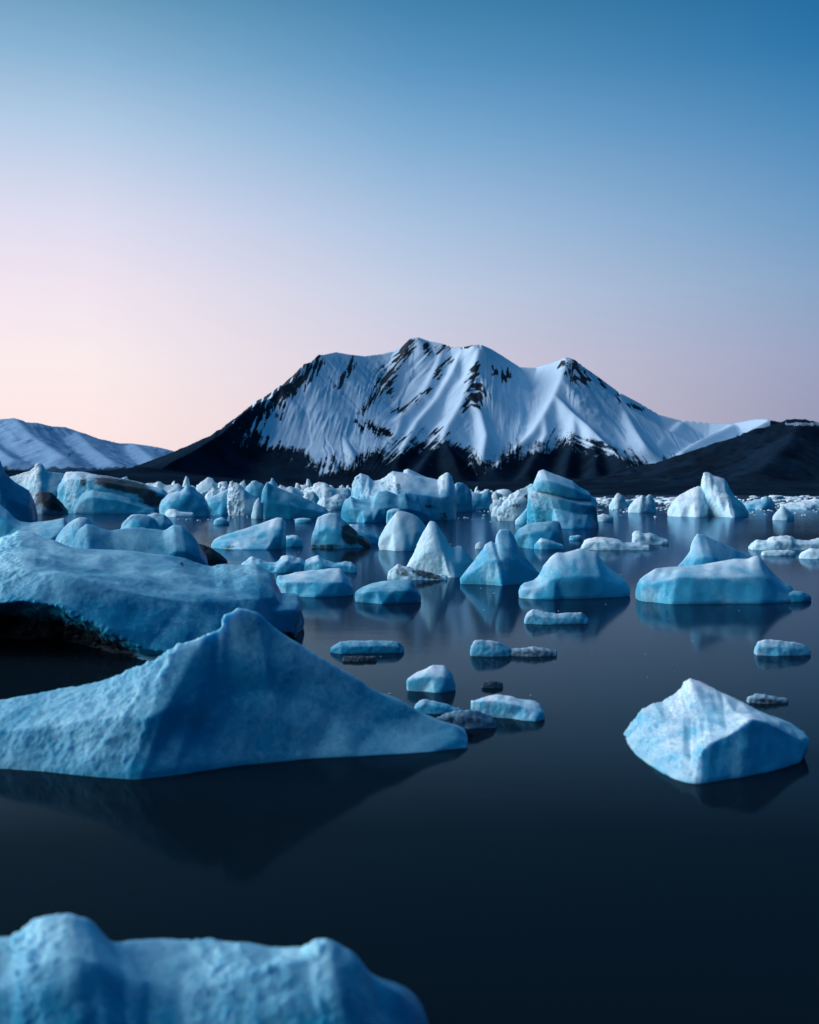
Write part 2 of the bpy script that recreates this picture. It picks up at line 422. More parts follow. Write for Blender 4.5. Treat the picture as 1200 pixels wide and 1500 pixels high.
    gz = z.reshape(ny, nx); sx = np.gradient(gz, xs, axis=1).ravel(); sy = np.gradient(gz, ys, axis=0).ravel()
    sn, stv = snow_fn(px, py, z, sx, sy, fl, gx, gy, D_, cc, rib)
    set_attr(me, 'snow', sn); set_attr(me, 'streak', stv)
    o = bpy.data.objects.new(name, me); S.collection.objects.link(o); me.materials.append(mat)
    tag(o, label, cat, kind='structure'); return o

SKY = [(221,695,2500),(250,676,2550),(279,662,2620),(304,647,2690),(325,634.6,2760),(337.5,622,2810),(358,603,2880),(379,589,2950),(396,582.5,3010),(412,566,3070),(427,559,3120),(446,532.5,3200),(456,530,3240),(467,519,3300),(475,519,3320),(492,515,3380),(508,518,3420),(533,521,3480),(558,518,3530),(575,514,3550),(592,505,3560),(602,494,3560),(612,493,3560),(629,499,3580),(650,503,3560),(662,508,3550),(679,507.5,3520),(696,504,3480),(705,504,3480),(719,510,3520),(737,521,3580),(760,536,3640),(787,537,3640),(810,530,3580),(831,522,3520),(842,526,3520),(856,537,3530),(879,553,3560),(907,574,3600),(934,588,3640),(966,607,3660),(998,615,3660),(1040,619,3640),(1076,619,3600),(1108,613,3540),(1127,613,3500),(1140,616,3500),(1200,624,3500),(1330,640,3500),(1500,668,3500)]
SP = [
 ([(467,519,3300),(448,552,3200),(420,588,3110),(392,612,3040),(372,630,2990),(340,662,2880),(300,692,2760)], 1.1),
 ([(372,630,2990),(405,619,3030),(440,610,3060),(466,606,3080),(484,612,3080)], .9),
 ([(405,619,3030),(410,648,2900),(416,678,2780)], .9), ([(440,610,3060),(440,640,2930),(444,670,2810),(450,692,2720)], .9),
 ([(466,606,3080),(474,636,2950),(484,664,2830),(490,686,2730)], .9), ([(484,612,3080),(504,638,2950),(516,664,2830)], .9),
 ([(508,518,3420),(500,548,3340),(492,576,3240)], 1.5), ([(540,520,3490),(528,552,3390),(515,585,3260)], 1.6),
 ([(602,494,3560),(588,522,3470),(570,552,3380),(550,580,3290),(528,604,3190),(518,622,3120)], 1.15),
 ([(650,503,3560),(640,535,3440),(622,570,3320),(590,603,3200),(556,632,3060),(530,662,2900),(510,688,2760)], .95),
 ([(590,603,3200),(580,632,3060),(560,664,2900),(545,690,2760)], 1.1),
 ([(678,507,3520),(664,540,3400),(640,580,3280),(612,612,3150),(596,642,3000),(580,676,2820)], 1.2),
 ([(703,504,3480),(694,538,3370),(684,568,3270),(672,594,3180),(657,618,3080),(648,640,2980),(628,664,2860),(610,692,2700)], 1.0),
 ([(648,640,2980),(662,662,2860),(672,690,2720)], .9),
 ([(684,568,3270),(704,600,3170),(712,632,3040),(706,668,2860)], 1.2),
 ([(760,536,3640),(752,575,3480),(745,610,3300)], 1.4),
 ([(831,522,3520),(822,552,3400),(812,575,3320),(798,602,3210),(780,630,3080),(752,656,2940),(722,682,2800)], .95),
 ([(798,602,3210),(800,632,3080),(786,662,2900),(770,690,2760)], 1.0),
 ([(812,575,3320),(840,603,3200),(860,620,3100),(880,640,2980),(906,664,2860),(940,690,2720)], .9),
 ([(840,603,3200),(842,632,3060),(835,662,2900),(828,690,2760)], 1.0), ([(860,620,3100),(872,650,2940),(872,684,2780)], 1.0),
 ([(907,574,3600),(915,600,3430),(930,628,3250),(945,650,3080)], .9),
 ([(1000,615,3660),(975,638,3420),(958,658,3180),(962,684,2950)], .75),
 ([(1076,619,3600),(1030,640,3400),(1000,658,3200),(992,684,2950)], .75),
 ([(1127,613,3500),(1070,643,3250),(1030,664,3050),(1010,690,2850)], .8),
]
SNOWLINE_X = [200,300,345,370,400,430,460,500,530,560,620,645,670,690,710,730,760,800,840,880,910,950,990,1040,1080,1110,1130,1150]
SNOWLINE_Y = [560,630,634,636,646,654,668,672,664,650,640,634,646,660,668,660,650,640,638,642,656,668,668,660,648,638,624,600]
ROCK = [  # ((x0,y0),(x1,y1),radius) bare rock ribs on the snow face
 ((602,498),(586,528),8),((586,528),(560,560),9),((578,548),(570,575),6),((556,572),(540,590),7),((540,590),(528,606),5),
 ((516,530),(507,550),7),((507,545),(498,566),6),((655,506),(640,514),6),((624,505),(628,516),5),((660,528),(640,550),5),
 ((612,586),(590,600),5),((590,598),(575,603),4),((630,570),(618,577),3),((700,538),(692,560),7),((694,562),(708,578),8),((690,575),(700,592),7),((686,588),(680,600),4),
 ((722,536),(726,546),4),((735,540),(738,552),6),((742,545),(746,552),4),((828,534),(842,552),8),((842,534),(856,556),8),((856,536),(864,544),5),((878,556),(884,566),4),((905,578),(908,590),3),
 ((920,592),(940,600),2.5),((832,522),(846,530),4),((692,506),(684,508),3),((540,622),(556,632),7),((556,628),(570,636),6),((524,618),(532,628),4),
 ((466,521),(446,534),7),((446,534),(412,568),8),((412,568),(358,605),9),((358,605),(300,650),10),((470,530),(452,556),6),((456,536),(430,572),9),((440,560),(405,596),10),((425,566),(380,606),12),((405,588),(360,622),12),((380,596),(330,640),14),((340,625),(290,668),16),((300,655),(230,700),22)]
def main_snow(px, py, z, sx, sy, fl, gx, gy, D_, cc, rib):
    n = len(px)
    line = np.interp(px, SNOWLINE_X, SNOWLINE_Y)
    q = np.stack([px/26, py/40, np.zeros(n)], 1)
    skw = np.interp(px, [200, 520, 560, 690, 722, 800, 829, 842, 1000], [.3, .35, 1.0, 1.0, .0, .65, .75, -.7, -.9])
    stk = fbm(np.stack([cc/4.5, py/55, np.full(n, 6.)], 1), 4, 2.0, .62) - .35*rib
    jag = 13*fbm(q*np.array((.8, 1.3, 1)), 5, 2.0, .62) + 6*stk + 5*fbm(np.stack([(px+.6*skw*(py-520))/5, py/7, np.full(n, 9.)], 1), 3)
    s = sstep(-38, 32, line+7+jag-py)
    rk = np.full(n, 99.0)
    for (a, b, r) in ROCK:
        ax, ay = a; bx, by = b; vx, vy = bx-ax, by-ay
        t = np.clip(((px-ax)*vx+(py-ay)*vy)/(vx*vx+vy*vy+1e-6), 0, 1)
        rk = np.minimum(rk, np.hypot(px-ax-t*vx, py-ay-t*vy)/r)
    nz = fbm(np.stack([cc/5.0, py/24, np.full(n, 4.)], 1), 4, 2.0, .62)
    rock = 1-sstep(.1, 1.7, rk + 1.5*nz + .25*rib)
    rock = np.maximum(rock, .75*sstep(.6, 1.2, nz)*sstep(.1, -.7, rib)*sstep(500, 540, py))
    steep = np.hypot(sx, sy)
    s = s*(1-.74*rock) - .10*sstep(.95, 1.5, steep)
    # the low dark forested spur on the right stays bare
    s = np.where((px > 1128) & (py > 616), s-.4, s)
    return s, np.clip(stk*.35, -.4, .4)*sstep(60, 0, line-py)
MT = mountain_material('snow_and_dark_rock', (.54, .75, .90, 1), (.005, .014, .027, 1), (.005, .012, .022, 1))
terrain('mountain', [(SKY[9:25], .95), (SKY[24:], 1.35), (SKY[:10], 1.5)]+SP, (-720, 1520), (1250, 3950), 1080, 580, 1, 1.4, 4.5,
        (([200, 470, 520, 560, 690, 704, 722, 780, 800, 829, 842, 900, 1000, 1200], [.45, .30, .35, 1.0, 1.0, .75, .0, .05, .65, .75, -.7, -1.0, -.7, -.3]), 3.6),
        'broad snow streaked mountain with three summits and dark base', MT, main_snow, 1.0, soft=26, hard=2)
MF = mountain_material('haze_tinted_snow', (.24, .44, .64, 1), (.03, .07, .12, 1), (.02, .06, .10, 1))  # blue distance haze is put into the snow and rock colours
# dark bare hill at the right edge, in front of the main massif
def bare(px, py, z, sx, sy, fl, gx, gy, D_, cc, rib):
    return np.where((px > 1150) & (np.abs(py-621) < 3), .5, .0) + 0*px, np.zeros(len(px))
RH = [([(1010,676,2250),(1040,656,2250),(1070,642,2260),(1105,628,2270),(1138,621,2280),(1154,613.5,2280),(1177,613,2290),(1195,617,2300),(1230,628,2300),(1300,640,2300),(1420,690,2300)], .45),
      ([(1177,613,2290),(1150,655,2050),(1110,690,1800)], .35)]
terrain('dark_hill', RH, (250, 1300), (1150, 2700), 320, 240, 6, 7, 2.0, (([0, 1000], [.0, .0]), 0.0), 'low dark bare hill at the right edge', MT, bare, 5.0, 'hill')
# low dark foreland shore across the back of the lagoon
SH = [([(-400,690,1900),(-100,688,1900),(40,690,1900),(85,692,1900),(150,690,1900),(180,692,1880),(195,687,1870),(206,684,1870),(215,688,1870),(228,696,1870),(300,702,1850),(420,706,1800),(560,708,1750),(700,706,1700),(900,708,1600),(1100,706,1500),(1300,704,1500)], .16)]
terrain('shore', SH, (-1250, 1250), (900, 2600), 420, 170, -1.5, 1.5, 1.0, (([0, 1000], [.0, .0]), 0.0), 'low dark shore under the mountain', MT, lambda px, *a: (np.zeros(len(px)), np.zeros(len(px))), 7.0, 'shore')
# far snowy range on the left
LR = [([(-420,640,7000),(-250,612,7000),(-120,622,7000),(-40,612,7000),(0,614,7000),(22,612,7000),(37,618,7050),(55,619,7100),(75,624,7150),(95,625,7200),(110,630,7250),(130,640,7300),(150,643,7300),(175,649,7350),(195,649,7400),(217,652,7400),(235,655,7400),(255,660,7400),(270,659,7400),(300,662,7400),(420,680,7400)], .55),
      ([(22,612,7000),(50,640,6500),(95,668,5900)], .40), ([(110,630,7250),(135,655,6600),(165,676,6000)], .36), ([(195,649,7400),(220,668,6700),(235,684,6100)], .32), ([(-60,612,7000),(-20,645,6400),(20,672,5800)], .4)]
def far_snow(px, py, z, sx, sy, fl, gx, gy, D_, cc, rib):
    n = len(px)
    q = fbm(np.stack([px/14+py/18, py/22, np.full(n, 2.)], 1), 4)
    s = sstep(-6, 10, 688+6*q-py) - .38*sstep(.25, .8, q)*sstep(.2, .6, sx) - .55*sstep(.35, .8, q)*sstep(640, 668, py)
    return s, np.clip(fl*.2, -.3, .3)
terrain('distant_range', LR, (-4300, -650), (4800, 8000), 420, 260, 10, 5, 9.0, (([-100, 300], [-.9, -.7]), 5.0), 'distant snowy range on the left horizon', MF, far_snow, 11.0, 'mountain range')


# ------------------------------------------------------------------ foreground bergs
G1, G2, G3 = 'icebergs floating in the lagoon', 'flat ice floes on the calm water', 'small ice chunks on the water'
berg('iceberg', 'nearest blue iceberg with humped rim cut by the bottom edge', 1760, [[
  [(-110,1372,.55),(-110,1440,.30),(-110,1755)], [(-40,1385,.55),(-40,1450,.32),(-50,1755)], [(0,1376,.55),(0,1450,.32),(0,1755)], [(27,1376,.53),(25,1440,.34),(25,1760)],
  [(49,1357,.52),(52,1410,.36),(60,1760)], [(75,1350,.5),(80,1400,.37),(110,1760)], [(103,1345,.5),(110,1400,.34),(150,1760)], [(125,1349,.52),(140,1410,.36),(190,1760)],
  [(162,1378,.56),(180,1440,.42),(230,1760)], [(190,1380,.6),(215,1450,.44),(280,1765)], [(233,1384,.62),(265,1455,.44),(320,1767)], [(282,1381,.64),(310,1450,.44),(360,1767)],
  [(314,1374,.64),(345,1437,.42),(400,1767)], [(347,1377,.64),(380,1425,.43),(440,1765)], [(412,1384,.6),(425,1406,.46),(480,1760)], [(444,1389,.56),(452,1402,.48),(505,1755)],
  [(460,1381,.54),(465,1400,.46),(530,1750)], [(479,1374,.53),(485,1405,.44),(560,1745)], [(493,1384,.53),(510,1430,.44),(580,1740)], [(520,1403,.54),(540,1455,.46),(600,1735)],
  [(542,1424,.55),(562,1475,.48),(615,1730)], [(574,1445,.56),(590,1495,.5),(630,1725)], [(590,1457,.57),(605,1510,.52),(640,1720)], [(607,1479,.58),(620,1540,.54),(650,1715)], [(625,1515,.6),(640,1560,.57),(660,1705)]]],
  group=G1, mat=DEEP, vox=2.2, sm=18, amp=1.3, rough=1.6, bk=.5, width=700)

berg('iceberg', 'large blue foreground iceberg with one pointed peak and a long tapering right flank', 1140, [[
  [(-150,1046,.30),(-150,1075,.18),(-150,1118)], [(-60,1036,.30),(-60,1070,.17),(-60,1121)], [(0,1025,.30),(0,1070,.16),(0,1126)], [(70,1014,.29),(65,1065,.13),(60,1130)],
  [(150,997,.27),(140,1055,.09),(120,1136)], [(200,980,.25),(185,1050,.07),(165,1140)], [(240,961,.22),(218,1050,.04),(190,1142)], [(262,944,.21),(240,1040,.035),(205,1142)], [(300,929,.27),(285,1030,.16),(255,1136)],
  [(318,921,.30),(315,1025,.20),(300,1129)], [(332,899,.32),(340,1018,.23),(345,1123)], [(351,891,.33),(365,1012,.24),(385,1119)], [(376,897,.34),(395,1012,.25),(420,1116)], [(402,920,.35),(425,1022,.265),(460,1112)],
  [(470,965,.36),(490,1045,.285),(520,1109)], [(540,1005,.37),(552,1060,.31),(575,1106)], [(620,1045,.37),(625,1075,.325),(635,1102)], [(668,1066,.36),(670,1081,.31),(672,1097)], [(686,1082,.345),(687,1088,.32),(688,1095)]]],
  group=G1, mat=DEEP, vox=1.9, sm=12, amp=.75, bk=.55, width=690, rough=1.7, frost_light=.6)

# big tongue of ice on the left with an undercut whose shade is painted dark by the debris mask
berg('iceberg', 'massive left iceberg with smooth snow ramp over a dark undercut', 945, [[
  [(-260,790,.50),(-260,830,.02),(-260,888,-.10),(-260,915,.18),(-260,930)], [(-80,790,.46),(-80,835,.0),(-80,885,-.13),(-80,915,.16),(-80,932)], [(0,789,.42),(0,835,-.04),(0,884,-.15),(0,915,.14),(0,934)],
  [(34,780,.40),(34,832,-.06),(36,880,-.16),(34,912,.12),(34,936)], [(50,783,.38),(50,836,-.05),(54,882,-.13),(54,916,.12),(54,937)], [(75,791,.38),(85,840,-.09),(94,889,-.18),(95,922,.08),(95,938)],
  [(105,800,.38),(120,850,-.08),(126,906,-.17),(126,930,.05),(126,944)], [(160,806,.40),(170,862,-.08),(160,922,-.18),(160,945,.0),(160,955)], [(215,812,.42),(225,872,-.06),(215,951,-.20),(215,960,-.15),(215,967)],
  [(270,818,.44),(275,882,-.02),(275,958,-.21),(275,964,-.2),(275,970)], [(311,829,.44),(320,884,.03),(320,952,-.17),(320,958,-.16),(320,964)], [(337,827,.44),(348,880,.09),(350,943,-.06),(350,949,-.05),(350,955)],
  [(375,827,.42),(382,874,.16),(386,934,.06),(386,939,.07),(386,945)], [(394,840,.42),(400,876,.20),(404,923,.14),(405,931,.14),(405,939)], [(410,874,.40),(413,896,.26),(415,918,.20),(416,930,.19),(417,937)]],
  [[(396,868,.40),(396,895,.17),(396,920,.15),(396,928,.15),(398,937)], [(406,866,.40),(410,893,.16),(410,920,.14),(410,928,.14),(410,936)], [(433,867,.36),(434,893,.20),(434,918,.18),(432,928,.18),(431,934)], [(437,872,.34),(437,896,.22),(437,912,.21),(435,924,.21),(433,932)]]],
  group=G1, mat=DEEP, vox=1.5, sm=8, amp=1.15, bk=.45, width=560, rough=1.7, dirt_shade=[(-60,958,220,62,0,3),(100,968,110,58,12,3),(425,938,14,10,0,.8),(267,826,4,6,0,.9)], D=15.2, free=True)

berg('iceberg', 'blue ice block with a bright left peak rising behind the snow ramp', 862, [
  [[(98,812,.30),(98,830,.15),(98,850)], [(105,800,.30),(104,830,.12),(104,855)], [(116,776,.28),(112,812,.07),(110,858)], [(127,767,.27),(130,805,.03),(134,862)], [(139,769,.30),(150,815,.06),(160,862)], [(161,776,.34),(170,818,.12),(180,858)],
   [(180,773,.36),(190,815,.15),(200,855)], [(210,772,.38),(215,815,.17),(220,852)], [(240,776,.38),(243,815,.18),(245,850)], [(246,773,.36),(250,812,.16),(252,849)], [(255,767,.34),(258,808,.15),(262,848)], [(266,769,.34),(272,808,.16),(276,846)],
   [(278,779,.36),(282,812,.20),(286,844)], [(289,791,.38),(293,818,.24),(297,842)], [(300,812,.40),(304,828,.30),(308,840)]]],
  group=G1, mat=DEEP, vox=1.3, amp=.6, bk=.4)
berg('iceberg', 'pale peaked ice behind the left snow ramp', 812, [auto([(78,796),(84,784),(95,770),(108,760),(117,757),(128,759),(137,767),(150,780),(165,792)], corner=112, sh=.5)], group=G1, mat=ICE, amp=.7)
berg('iceberg', 'low rounded ice hump in open water behind the snow ramp', 793, [auto([(176,776),(182,762),(192,754),(205,751),(218,754),(228,760),(236,772)], corner=190)], group=G1, mat=ICE)
berg('iceberg', 'small ice hump peeking over the rounded hump behind the snow ramp', 778, [auto([(206,765),(214,754),(228,750),(240,752),(250,760),(255,772)], corner=222)], group=G1, mat=ICE)
berg('ice_chunk', 'black debris covered ice lump beside the left ice block', 829, [auto([(270,800),(285,795),(297,797),(310,802),(322,810),(330,818),(333,826)], corner=300, sh=.6, steep=.7)], 'ice chunk', G3, DARK, dirt_shade=[(300,812,60,40,0,1.2)])
berg('iceberg', 'pale blue low ice ledge at the left edge', 790, [auto([(-60,716),(-20,722),(0,738),(10,746),(20,757),(30,763),(45,766),(60,764),(75,762),(95,757),(97,765)], corner=80, kl=.2, kr=.1, sh=.6)], group=G1, mat=ICE, amp=.6)
berg('iceberg', 'tall smooth blue iceberg cut off by the left edge', 768, [auto([(-90,668),(-40,662),(0,672),(8,692),(22,705),(42,718),(47,730),(50,748)], corner=10, kl=.2, sh=.5)], group=G1, mat=DEEP, amp=.6)
berg('iceberg', 'small rounded blue block before the tall edge iceberg', 766, [auto([(14,752),(25,736),(35,729),(46,731),(52,744),(53,756)], corner=24, sh=.7, steep=.8)], group=G1, mat=DEEP, amp=.6)
berg('iceberg', 'brown black debris berg with a pale ice toe', 753, [auto([(46,738),(52,722),(62,718),(75,720),(88,733),(96,744),(99,750)], corner=60, sh=.6, steep=.6)], group=G1, mat=DARK, dirt_shade=[(75,732,30,18,30,1.1)])
berg('iceberg', 'jumbled white ice peaks under the far snowy range', 747, [auto([(12,698),(30,692),(40,690),(50,684),(57,678),(62,681),(68,690),(85,690),(97,690),(104,700)], corner=56, sh=.5)], group=G1, mat=SNOWY, amp=1.5)
K = berg('iceberg', 'long slab iceberg with a black debris band along its top', 752, [auto([(86,712),(93,697),(98,690),(112,690),(130,692),(150,695),(175,700),(207,707),(238,715),(246,722),(243,738)], corner=125, kl=.28, kr=.12, kb=.6, sh=.8, steep=.85)], group=G1, mat=ICE, amp=.8, rough=1.4, part='body',
  dirt_shade=[(180,711,62,12,12,1.0),(222,730,28,16,15,.95),(122,705,7,14,0,.7)])
berg('blue_toe', None, 752.5, [auto([(108,742),(116,726),(126,716),(136,712),(150,716),(165,718),(190,726),(215,738),(228,747)], corner=140, kl=.1, kr=.1, sh=.6, steep=.6)], mat=DEEP, amp=.6, parent=K)
K = berg('iceberg', 'blue knobbed iceberg just right of the debris banded slab', 756, [auto([(234,740),(238,732),(247,722),(258,719),(266,718),(270,712),(273,707),(280,709),(288,716),(296,724),(303,734),(308,748)], corner=244, kl=.2, kr=.3, sh=.6, steep=.5)], group=G1, mat=ICE, part='body')
berg('white_toe', None, 757, [auto([(242,752),(248,744),(256,745),(264,749),(274,752),(284,754)], corner=256, sh=.6)], mat=SNOWY, amp=.8, parent=K)
berg('iceberg', 'sloping blue ice ramp rising to the white columnar berg', 754, [auto([(298,738),(304,730),(312,726),(325,720),(338,714),(344,730)], corner=325, sh=.6)], group=G1, mat=ICE, dirt_shade=[(300,748,14,8,0,.9)])
berg('iceberg', 'columnar iceberg with a rough white fluted left face', 755, [[
  [(335,728,.5),(335,740,.45),(335,754,.42)], [(336,708,.42),(336,730,.36),(336,754,.34)], [(341,703,.38),(341,730,.28),(342,756,.24)], [(350,707,.34),(350,730,.14),(351,757,.10)], [(357,712,.3),(358,733,.06),(359,757,.0)], [(366,721,.4),(367,738,.12),(368,757,.05)], [(377,726,.5),(378,740,.25),(379,756,.2)], [(384,738,.6),(385,746,.4),(386,754,.35)]]],
  group=G1, mat=SNOWY, rough=2.0)
berg('iceberg', 'pale blue berg half hidden behind the columnar iceberg', 742, [auto([(359,715),(368,704),(374,702),(385,707),(392,722)], corner=372, sh=.6)], group=G1, mat=ICE)
berg('iceberg', 'small pointed tip standing behind the sail shaped berg', 738, [auto([(391,712),(396,703),(399,697),(404,704),(409,714)], corner=396)], group=G1, mat=ICE)
berg('iceberg', 'slanted pale ice slab on the far shore ice against the dark mountain foot', 735, [auto([(287,712),(297,702),(305,697),(312,700),(317,707),(320,715)], corner=312, sh=.6)], group=G1, mat=SNOWY)
berg('iceberg', 'sail shaped smooth blue iceberg with a bright vertical left edge', 760, [[
  [(382,756,.22),(382,757,.2),(382,758,.18)], [(383,728,.24),(383,742,.16),(383,759)], [(385,716,.24),(385,738,.08),(387,760)], [(391,705,.24),(392,735,.05),(395,760)], [(402,711,.26),(404,738,.05),(406,760)], [(420,718,.28),(423,740,.07),(425,760)], [(440,726,.30),(442,745,.1),(443,759.5)], [(460,735,.32),(462,748,.15),(463,759)], [(475,742,.33),(476,751,.2),(476,758.5)], [(482,750,.35),(482,754,.25),(482,757.5)]]],
  group=G1, mat=DEEP, amp=.4, vox=1.1)
berg('iceberg', 'thin white spike leaning on the left edge of the sail shaped berg', 760, [auto([(368,756),(371,741),(375,732),(380,727),(384,738),(386,756)], corner=376, sh=.6)], group=G1, mat=SNOWY, amp=.7)
# ------------------------------------------------------------------ middle water, left half
berg('iceberg', 'wedge shaped pale floe rising to a blunt point on the right', 804, [[
  [(309,799,.30),(309,800,.28),(309,800)], [(314,789,.34),(314,796,.16),(316,802)], [(330,783,.36),(330,794,.12),(333,804)], [(350,776,.38),(350,792,.06),(353,805)], [(375,769,.38),(375,790,.05),(376,805)], [(395,762,.36),(393,788,.05),(392,805)], [(406,758,.34),(403,785,.06),(402,804)], [(414,757,.33),(411,783,.08),(408,803)], [(417,763,.34),(415,785,.14),(411,801)]]],
  group=G1, mat=ICE, amp=.8, dirt_shade=[(335,801,14,4,0,.7)])
berg('ice_chunk', 'low pale chunk right of the wedge shaped floe', 801, [auto([(407,796),(412,787),(425,783),(435,783),(442,789),(444,795)], corner=418, sh=.7, steep=.7)], 'ice chunk', G3, ICE)
berg('ice_chunk', 'rounded little ice chunk behind the wedge shaped floe', 769, [auto([(313,764),(318,758),(326,757),(333,762),(336,767)], corner=322, sh=.7, steep=.7)], 'ice chunk', G3, ICE)
berg('ice_chunk', 'low ice chunk afloat below the sail shaped berg', 766, [auto([(432,764),(436,759),(446,758),(453,760),(457,764)], corner=440, sh=.7, steep=.7)], 'ice chunk', G3, ICE)
berg('ice_chunk', 'tiny white knob left of the faceted block', 752, [auto([(476,750),(479,747),(484,746),(488,750)], corner=480)], 'ice chunk', G3, SNOWY)
berg('iceberg', 'squat berg with a black debris covered right side', 803, [[
  [(457,788,.30),(457,793,.28),(457,797)], [(462,767,.34),(461,782,.2),(461,799)], [(466,757,.36),(466,778,.14),(467,801)], [(477,752,.36),(477,776,.06),(478,803)], [(494,751,.36),(493,776,.05),(492,803)], [(502,759,.38),(502,780,.06),(503,803)], [(516,772,.42),(516,786,.1),(517,802)], [(532,785,.46),(532,792,.2),(533,801)], [(543,796,.5),(543,798,.4),(543,799)]]],
  group=G1, mat=ICE, dirt_shade=[(512,783,15,22,-30,1.0),(534,794,20,9,30,1.1),(478,800,30,5,0,.7)])
berg('iceberg', 'low pale ice apron behind the squat debris sided berg', 797, [auto([(505,770),(515,767),(525,768),(540,775),(553,783),(558,793)], corner=520, sh=.6)], group=G1, mat=ICE)
berg('iceberg', 'plain white trapezoid block in the middle of the water', 806, [[
  [(555,794,.30),(555,798,.26),(556,801)], [(557,785,.34),(557,793,.18),(559,803)], [(565,769,.36),(566,785,.10),(568,805)], [(575,755,.36),(576,780,.05),(578,807)], [(583,747,.36),(587,778,.02),(592,807)], [(589,747,.37),(596,780,.04),(602,806.5)], [(605,752,.4),(610,780,.12),(612,805)], [(614,757,.42),(618,782,.2),(620,803)], [(624,769,.45),(625,785,.3),(626,801)], [(629,785,.5),(629,793,.42),(629,798)]]],
  group=G1, mat=SNOWY, amp=.5)
C2 = berg('iceberg', 'white granular pinnacle with a shoulder on its right', 845, [[
  [(596,829,.34),(596,829,.3),(598,829)], [(603,816,.36),(604,824,.2),(607,833)], [(610,803,.36),(613,820,.14),(618,837)], [(615,790,.36),(619,815,.1),(628,840)], [(625,772,.36),(630,808,.06),(638,843)], [(631,763,.36),(640,805,.04),(650,845)], [(636,764,.36),(648,808,.04),(660,846)],
  [(647,780,.37),(656,815,.06),(668,846)], [(657,795,.38),(664,820,.1),(675,845)], [(663,801,.36),(670,823,.12),(680,843)], [(670,797,.34),(675,822,.14),(683,842)], [(676,799,.34),(680,823,.18),(687,840)], [(686,813,.36),(688,826,.24),(691,837)], [(695,824,.38),(695,829,.32),(695,834)]]],
  group=G1, mat=SNOWY, amp=.75, vox=1.2)
berg('ice_floe', 'dirty grey floe at the foot of the white pinnacle', 850, [auto([(568,842),(575,832),(583,825),(595,829),(610,833),(628,838),(645,843),(655,847)], corner=598, kl=.15, kr=.1, kb=.4, sh=.5, steep=.6)], 'ice floe', G2, SNOWY, amp=1.1, dirt_shade=[(625,842,34,7,12,.85),(590,838,18,9,10,.62)], frost_light=.4)
berg('iceberg', 'blue iceberg with twin horns and a sharp front edge', 857, [[
  [(674,847,.26),(674,848,.24),(675,849)], [(690,827,.30),(692,838,.16),(696,853)], [(702,810,.32),(706,828,.11),(712,855)], [(710,796,.32),(717,822,.07),(724,857)], [(720,791,.31),(728,820,.02),(736,858)], [(726,796,.32),(734,824,.05),(746,857)], [(728,781,.37),(738,820,.09),(754,855)],
  [(733,775,.39),(744,818,.12),(762,853)], [(746,775,.41),(752,818,.16),(768,851)], [(753,783,.42),(760,822,.2),(773,850)], [(758,797,.42),(766,826,.23),(778,848)], [(770,815,.42),(775,833,.28),(783,846)], [(782,828,.42),(785,837,.34),(788,844)], [(792,840,.42),(792,842,.4),(792,842)]]],
  group=G1, mat=ICE, amp=.6, vox=1.2)
berg('iceberg', 'smooth blue berg behind the right side of the twin horned iceberg', 803, [[
  [(750,790,.32),(750,794,.3),(752,797)], [(754,784,.33),(755,790,.22),(757,800)], [(760,774,.34),(762,785,.12),(766,802)], [(773,767,.35),(775,782,.06),(780,804)], [(792,764,.35),(794,780,.06),(798,804)], [(812,761,.35),(812,780,.12),(814,803)], [(820,763,.36),(821,780,.2),(822,801)], [(826,785,.4),(826,790,.3),(827,799)]]],
  group=G1, mat=DEEP, amp=.6)
berg('ice_chunk', 'rounded pale chunk before the smooth blue berg', 805, [auto([(783,801),(787,793),(793,787),(803,789),(815,794),(826,801)], corner=796, sh=.7, steep=.7)], 'ice chunk', G3, ICE)
berg('ice_chunk', 'small white nub left of the twin horned iceberg', 804, [auto([(696,800),(699,794),(704,792),(710,795),(714,801)], corner=703)], 'ice chunk', G3, SNOWY)
berg('iceberg', 'broad domed blue iceberg with a craggy left shoulder', 877, [[
  [(762,868,.10),(762,872,.08),(762,875)], [(764,858,.16),(765,866,.06),(766,876)], [(768,854,.2),(770,864,.04),(772,877)], [(780,850,.24),(781,863,.03),(782,878)], [(786,847,.26),(788,861,.03),(792,878)], [(792,840,.28),(795,858,.03),(800,878)], [(796,826,.32),(804,852,.03),(812,878)], [(808,813,.34),(814,848,.02),(822,877)],
  [(816,807,.35),(826,846,.02),(836,877)], [(826,808,.36),(838,846,.03),(848,876)], [(841,804,.37),(850,846,.05),(858,876)], [(851,801,.38),(860,846,.07),(866,875)], [(861,805,.38),(868,846,.09),(874,874)], [(873,807,.38),(880,846,.12),(884,873)], [(878,816,.38),(887,850,.14),(892,872.5)], [(891,828,.38),(898,852,.18),(901,872)], [(906,840,.38),(910,857,.22),(911,871)], [(918,850,.37),(919,862,.27),(918,870)], [(924,861,.35),(924,865,.31),(923,869)]]],
  group=G1, mat=ICE, amp=.6, vox=1.2, sm=16)
berg('ice_chunk', 'flat topped blue chunk beside the left snow tongue', 874, [[
  [(404,846,.34),(404,855,.30),(405,866)], [(408,842,.36),(408,852,.22),(409,868)], [(416,842,.38),(417,853,.14),(419,871)], [(433,838,.4),(434,853,.06),(436,874)], [(460,834,.4),(461,853,.03),(461,875)], [(487,832,.4),(489,853,.05),(488,874)], [(499,832,.4),(502,853,.1),(502,871)], [(508,842,.4),(510,856,.16),(510,869)], [(517,856,.4),(518,861,.3),(518,866)]]], 'ice chunk', G3, ICE, amp=.7)
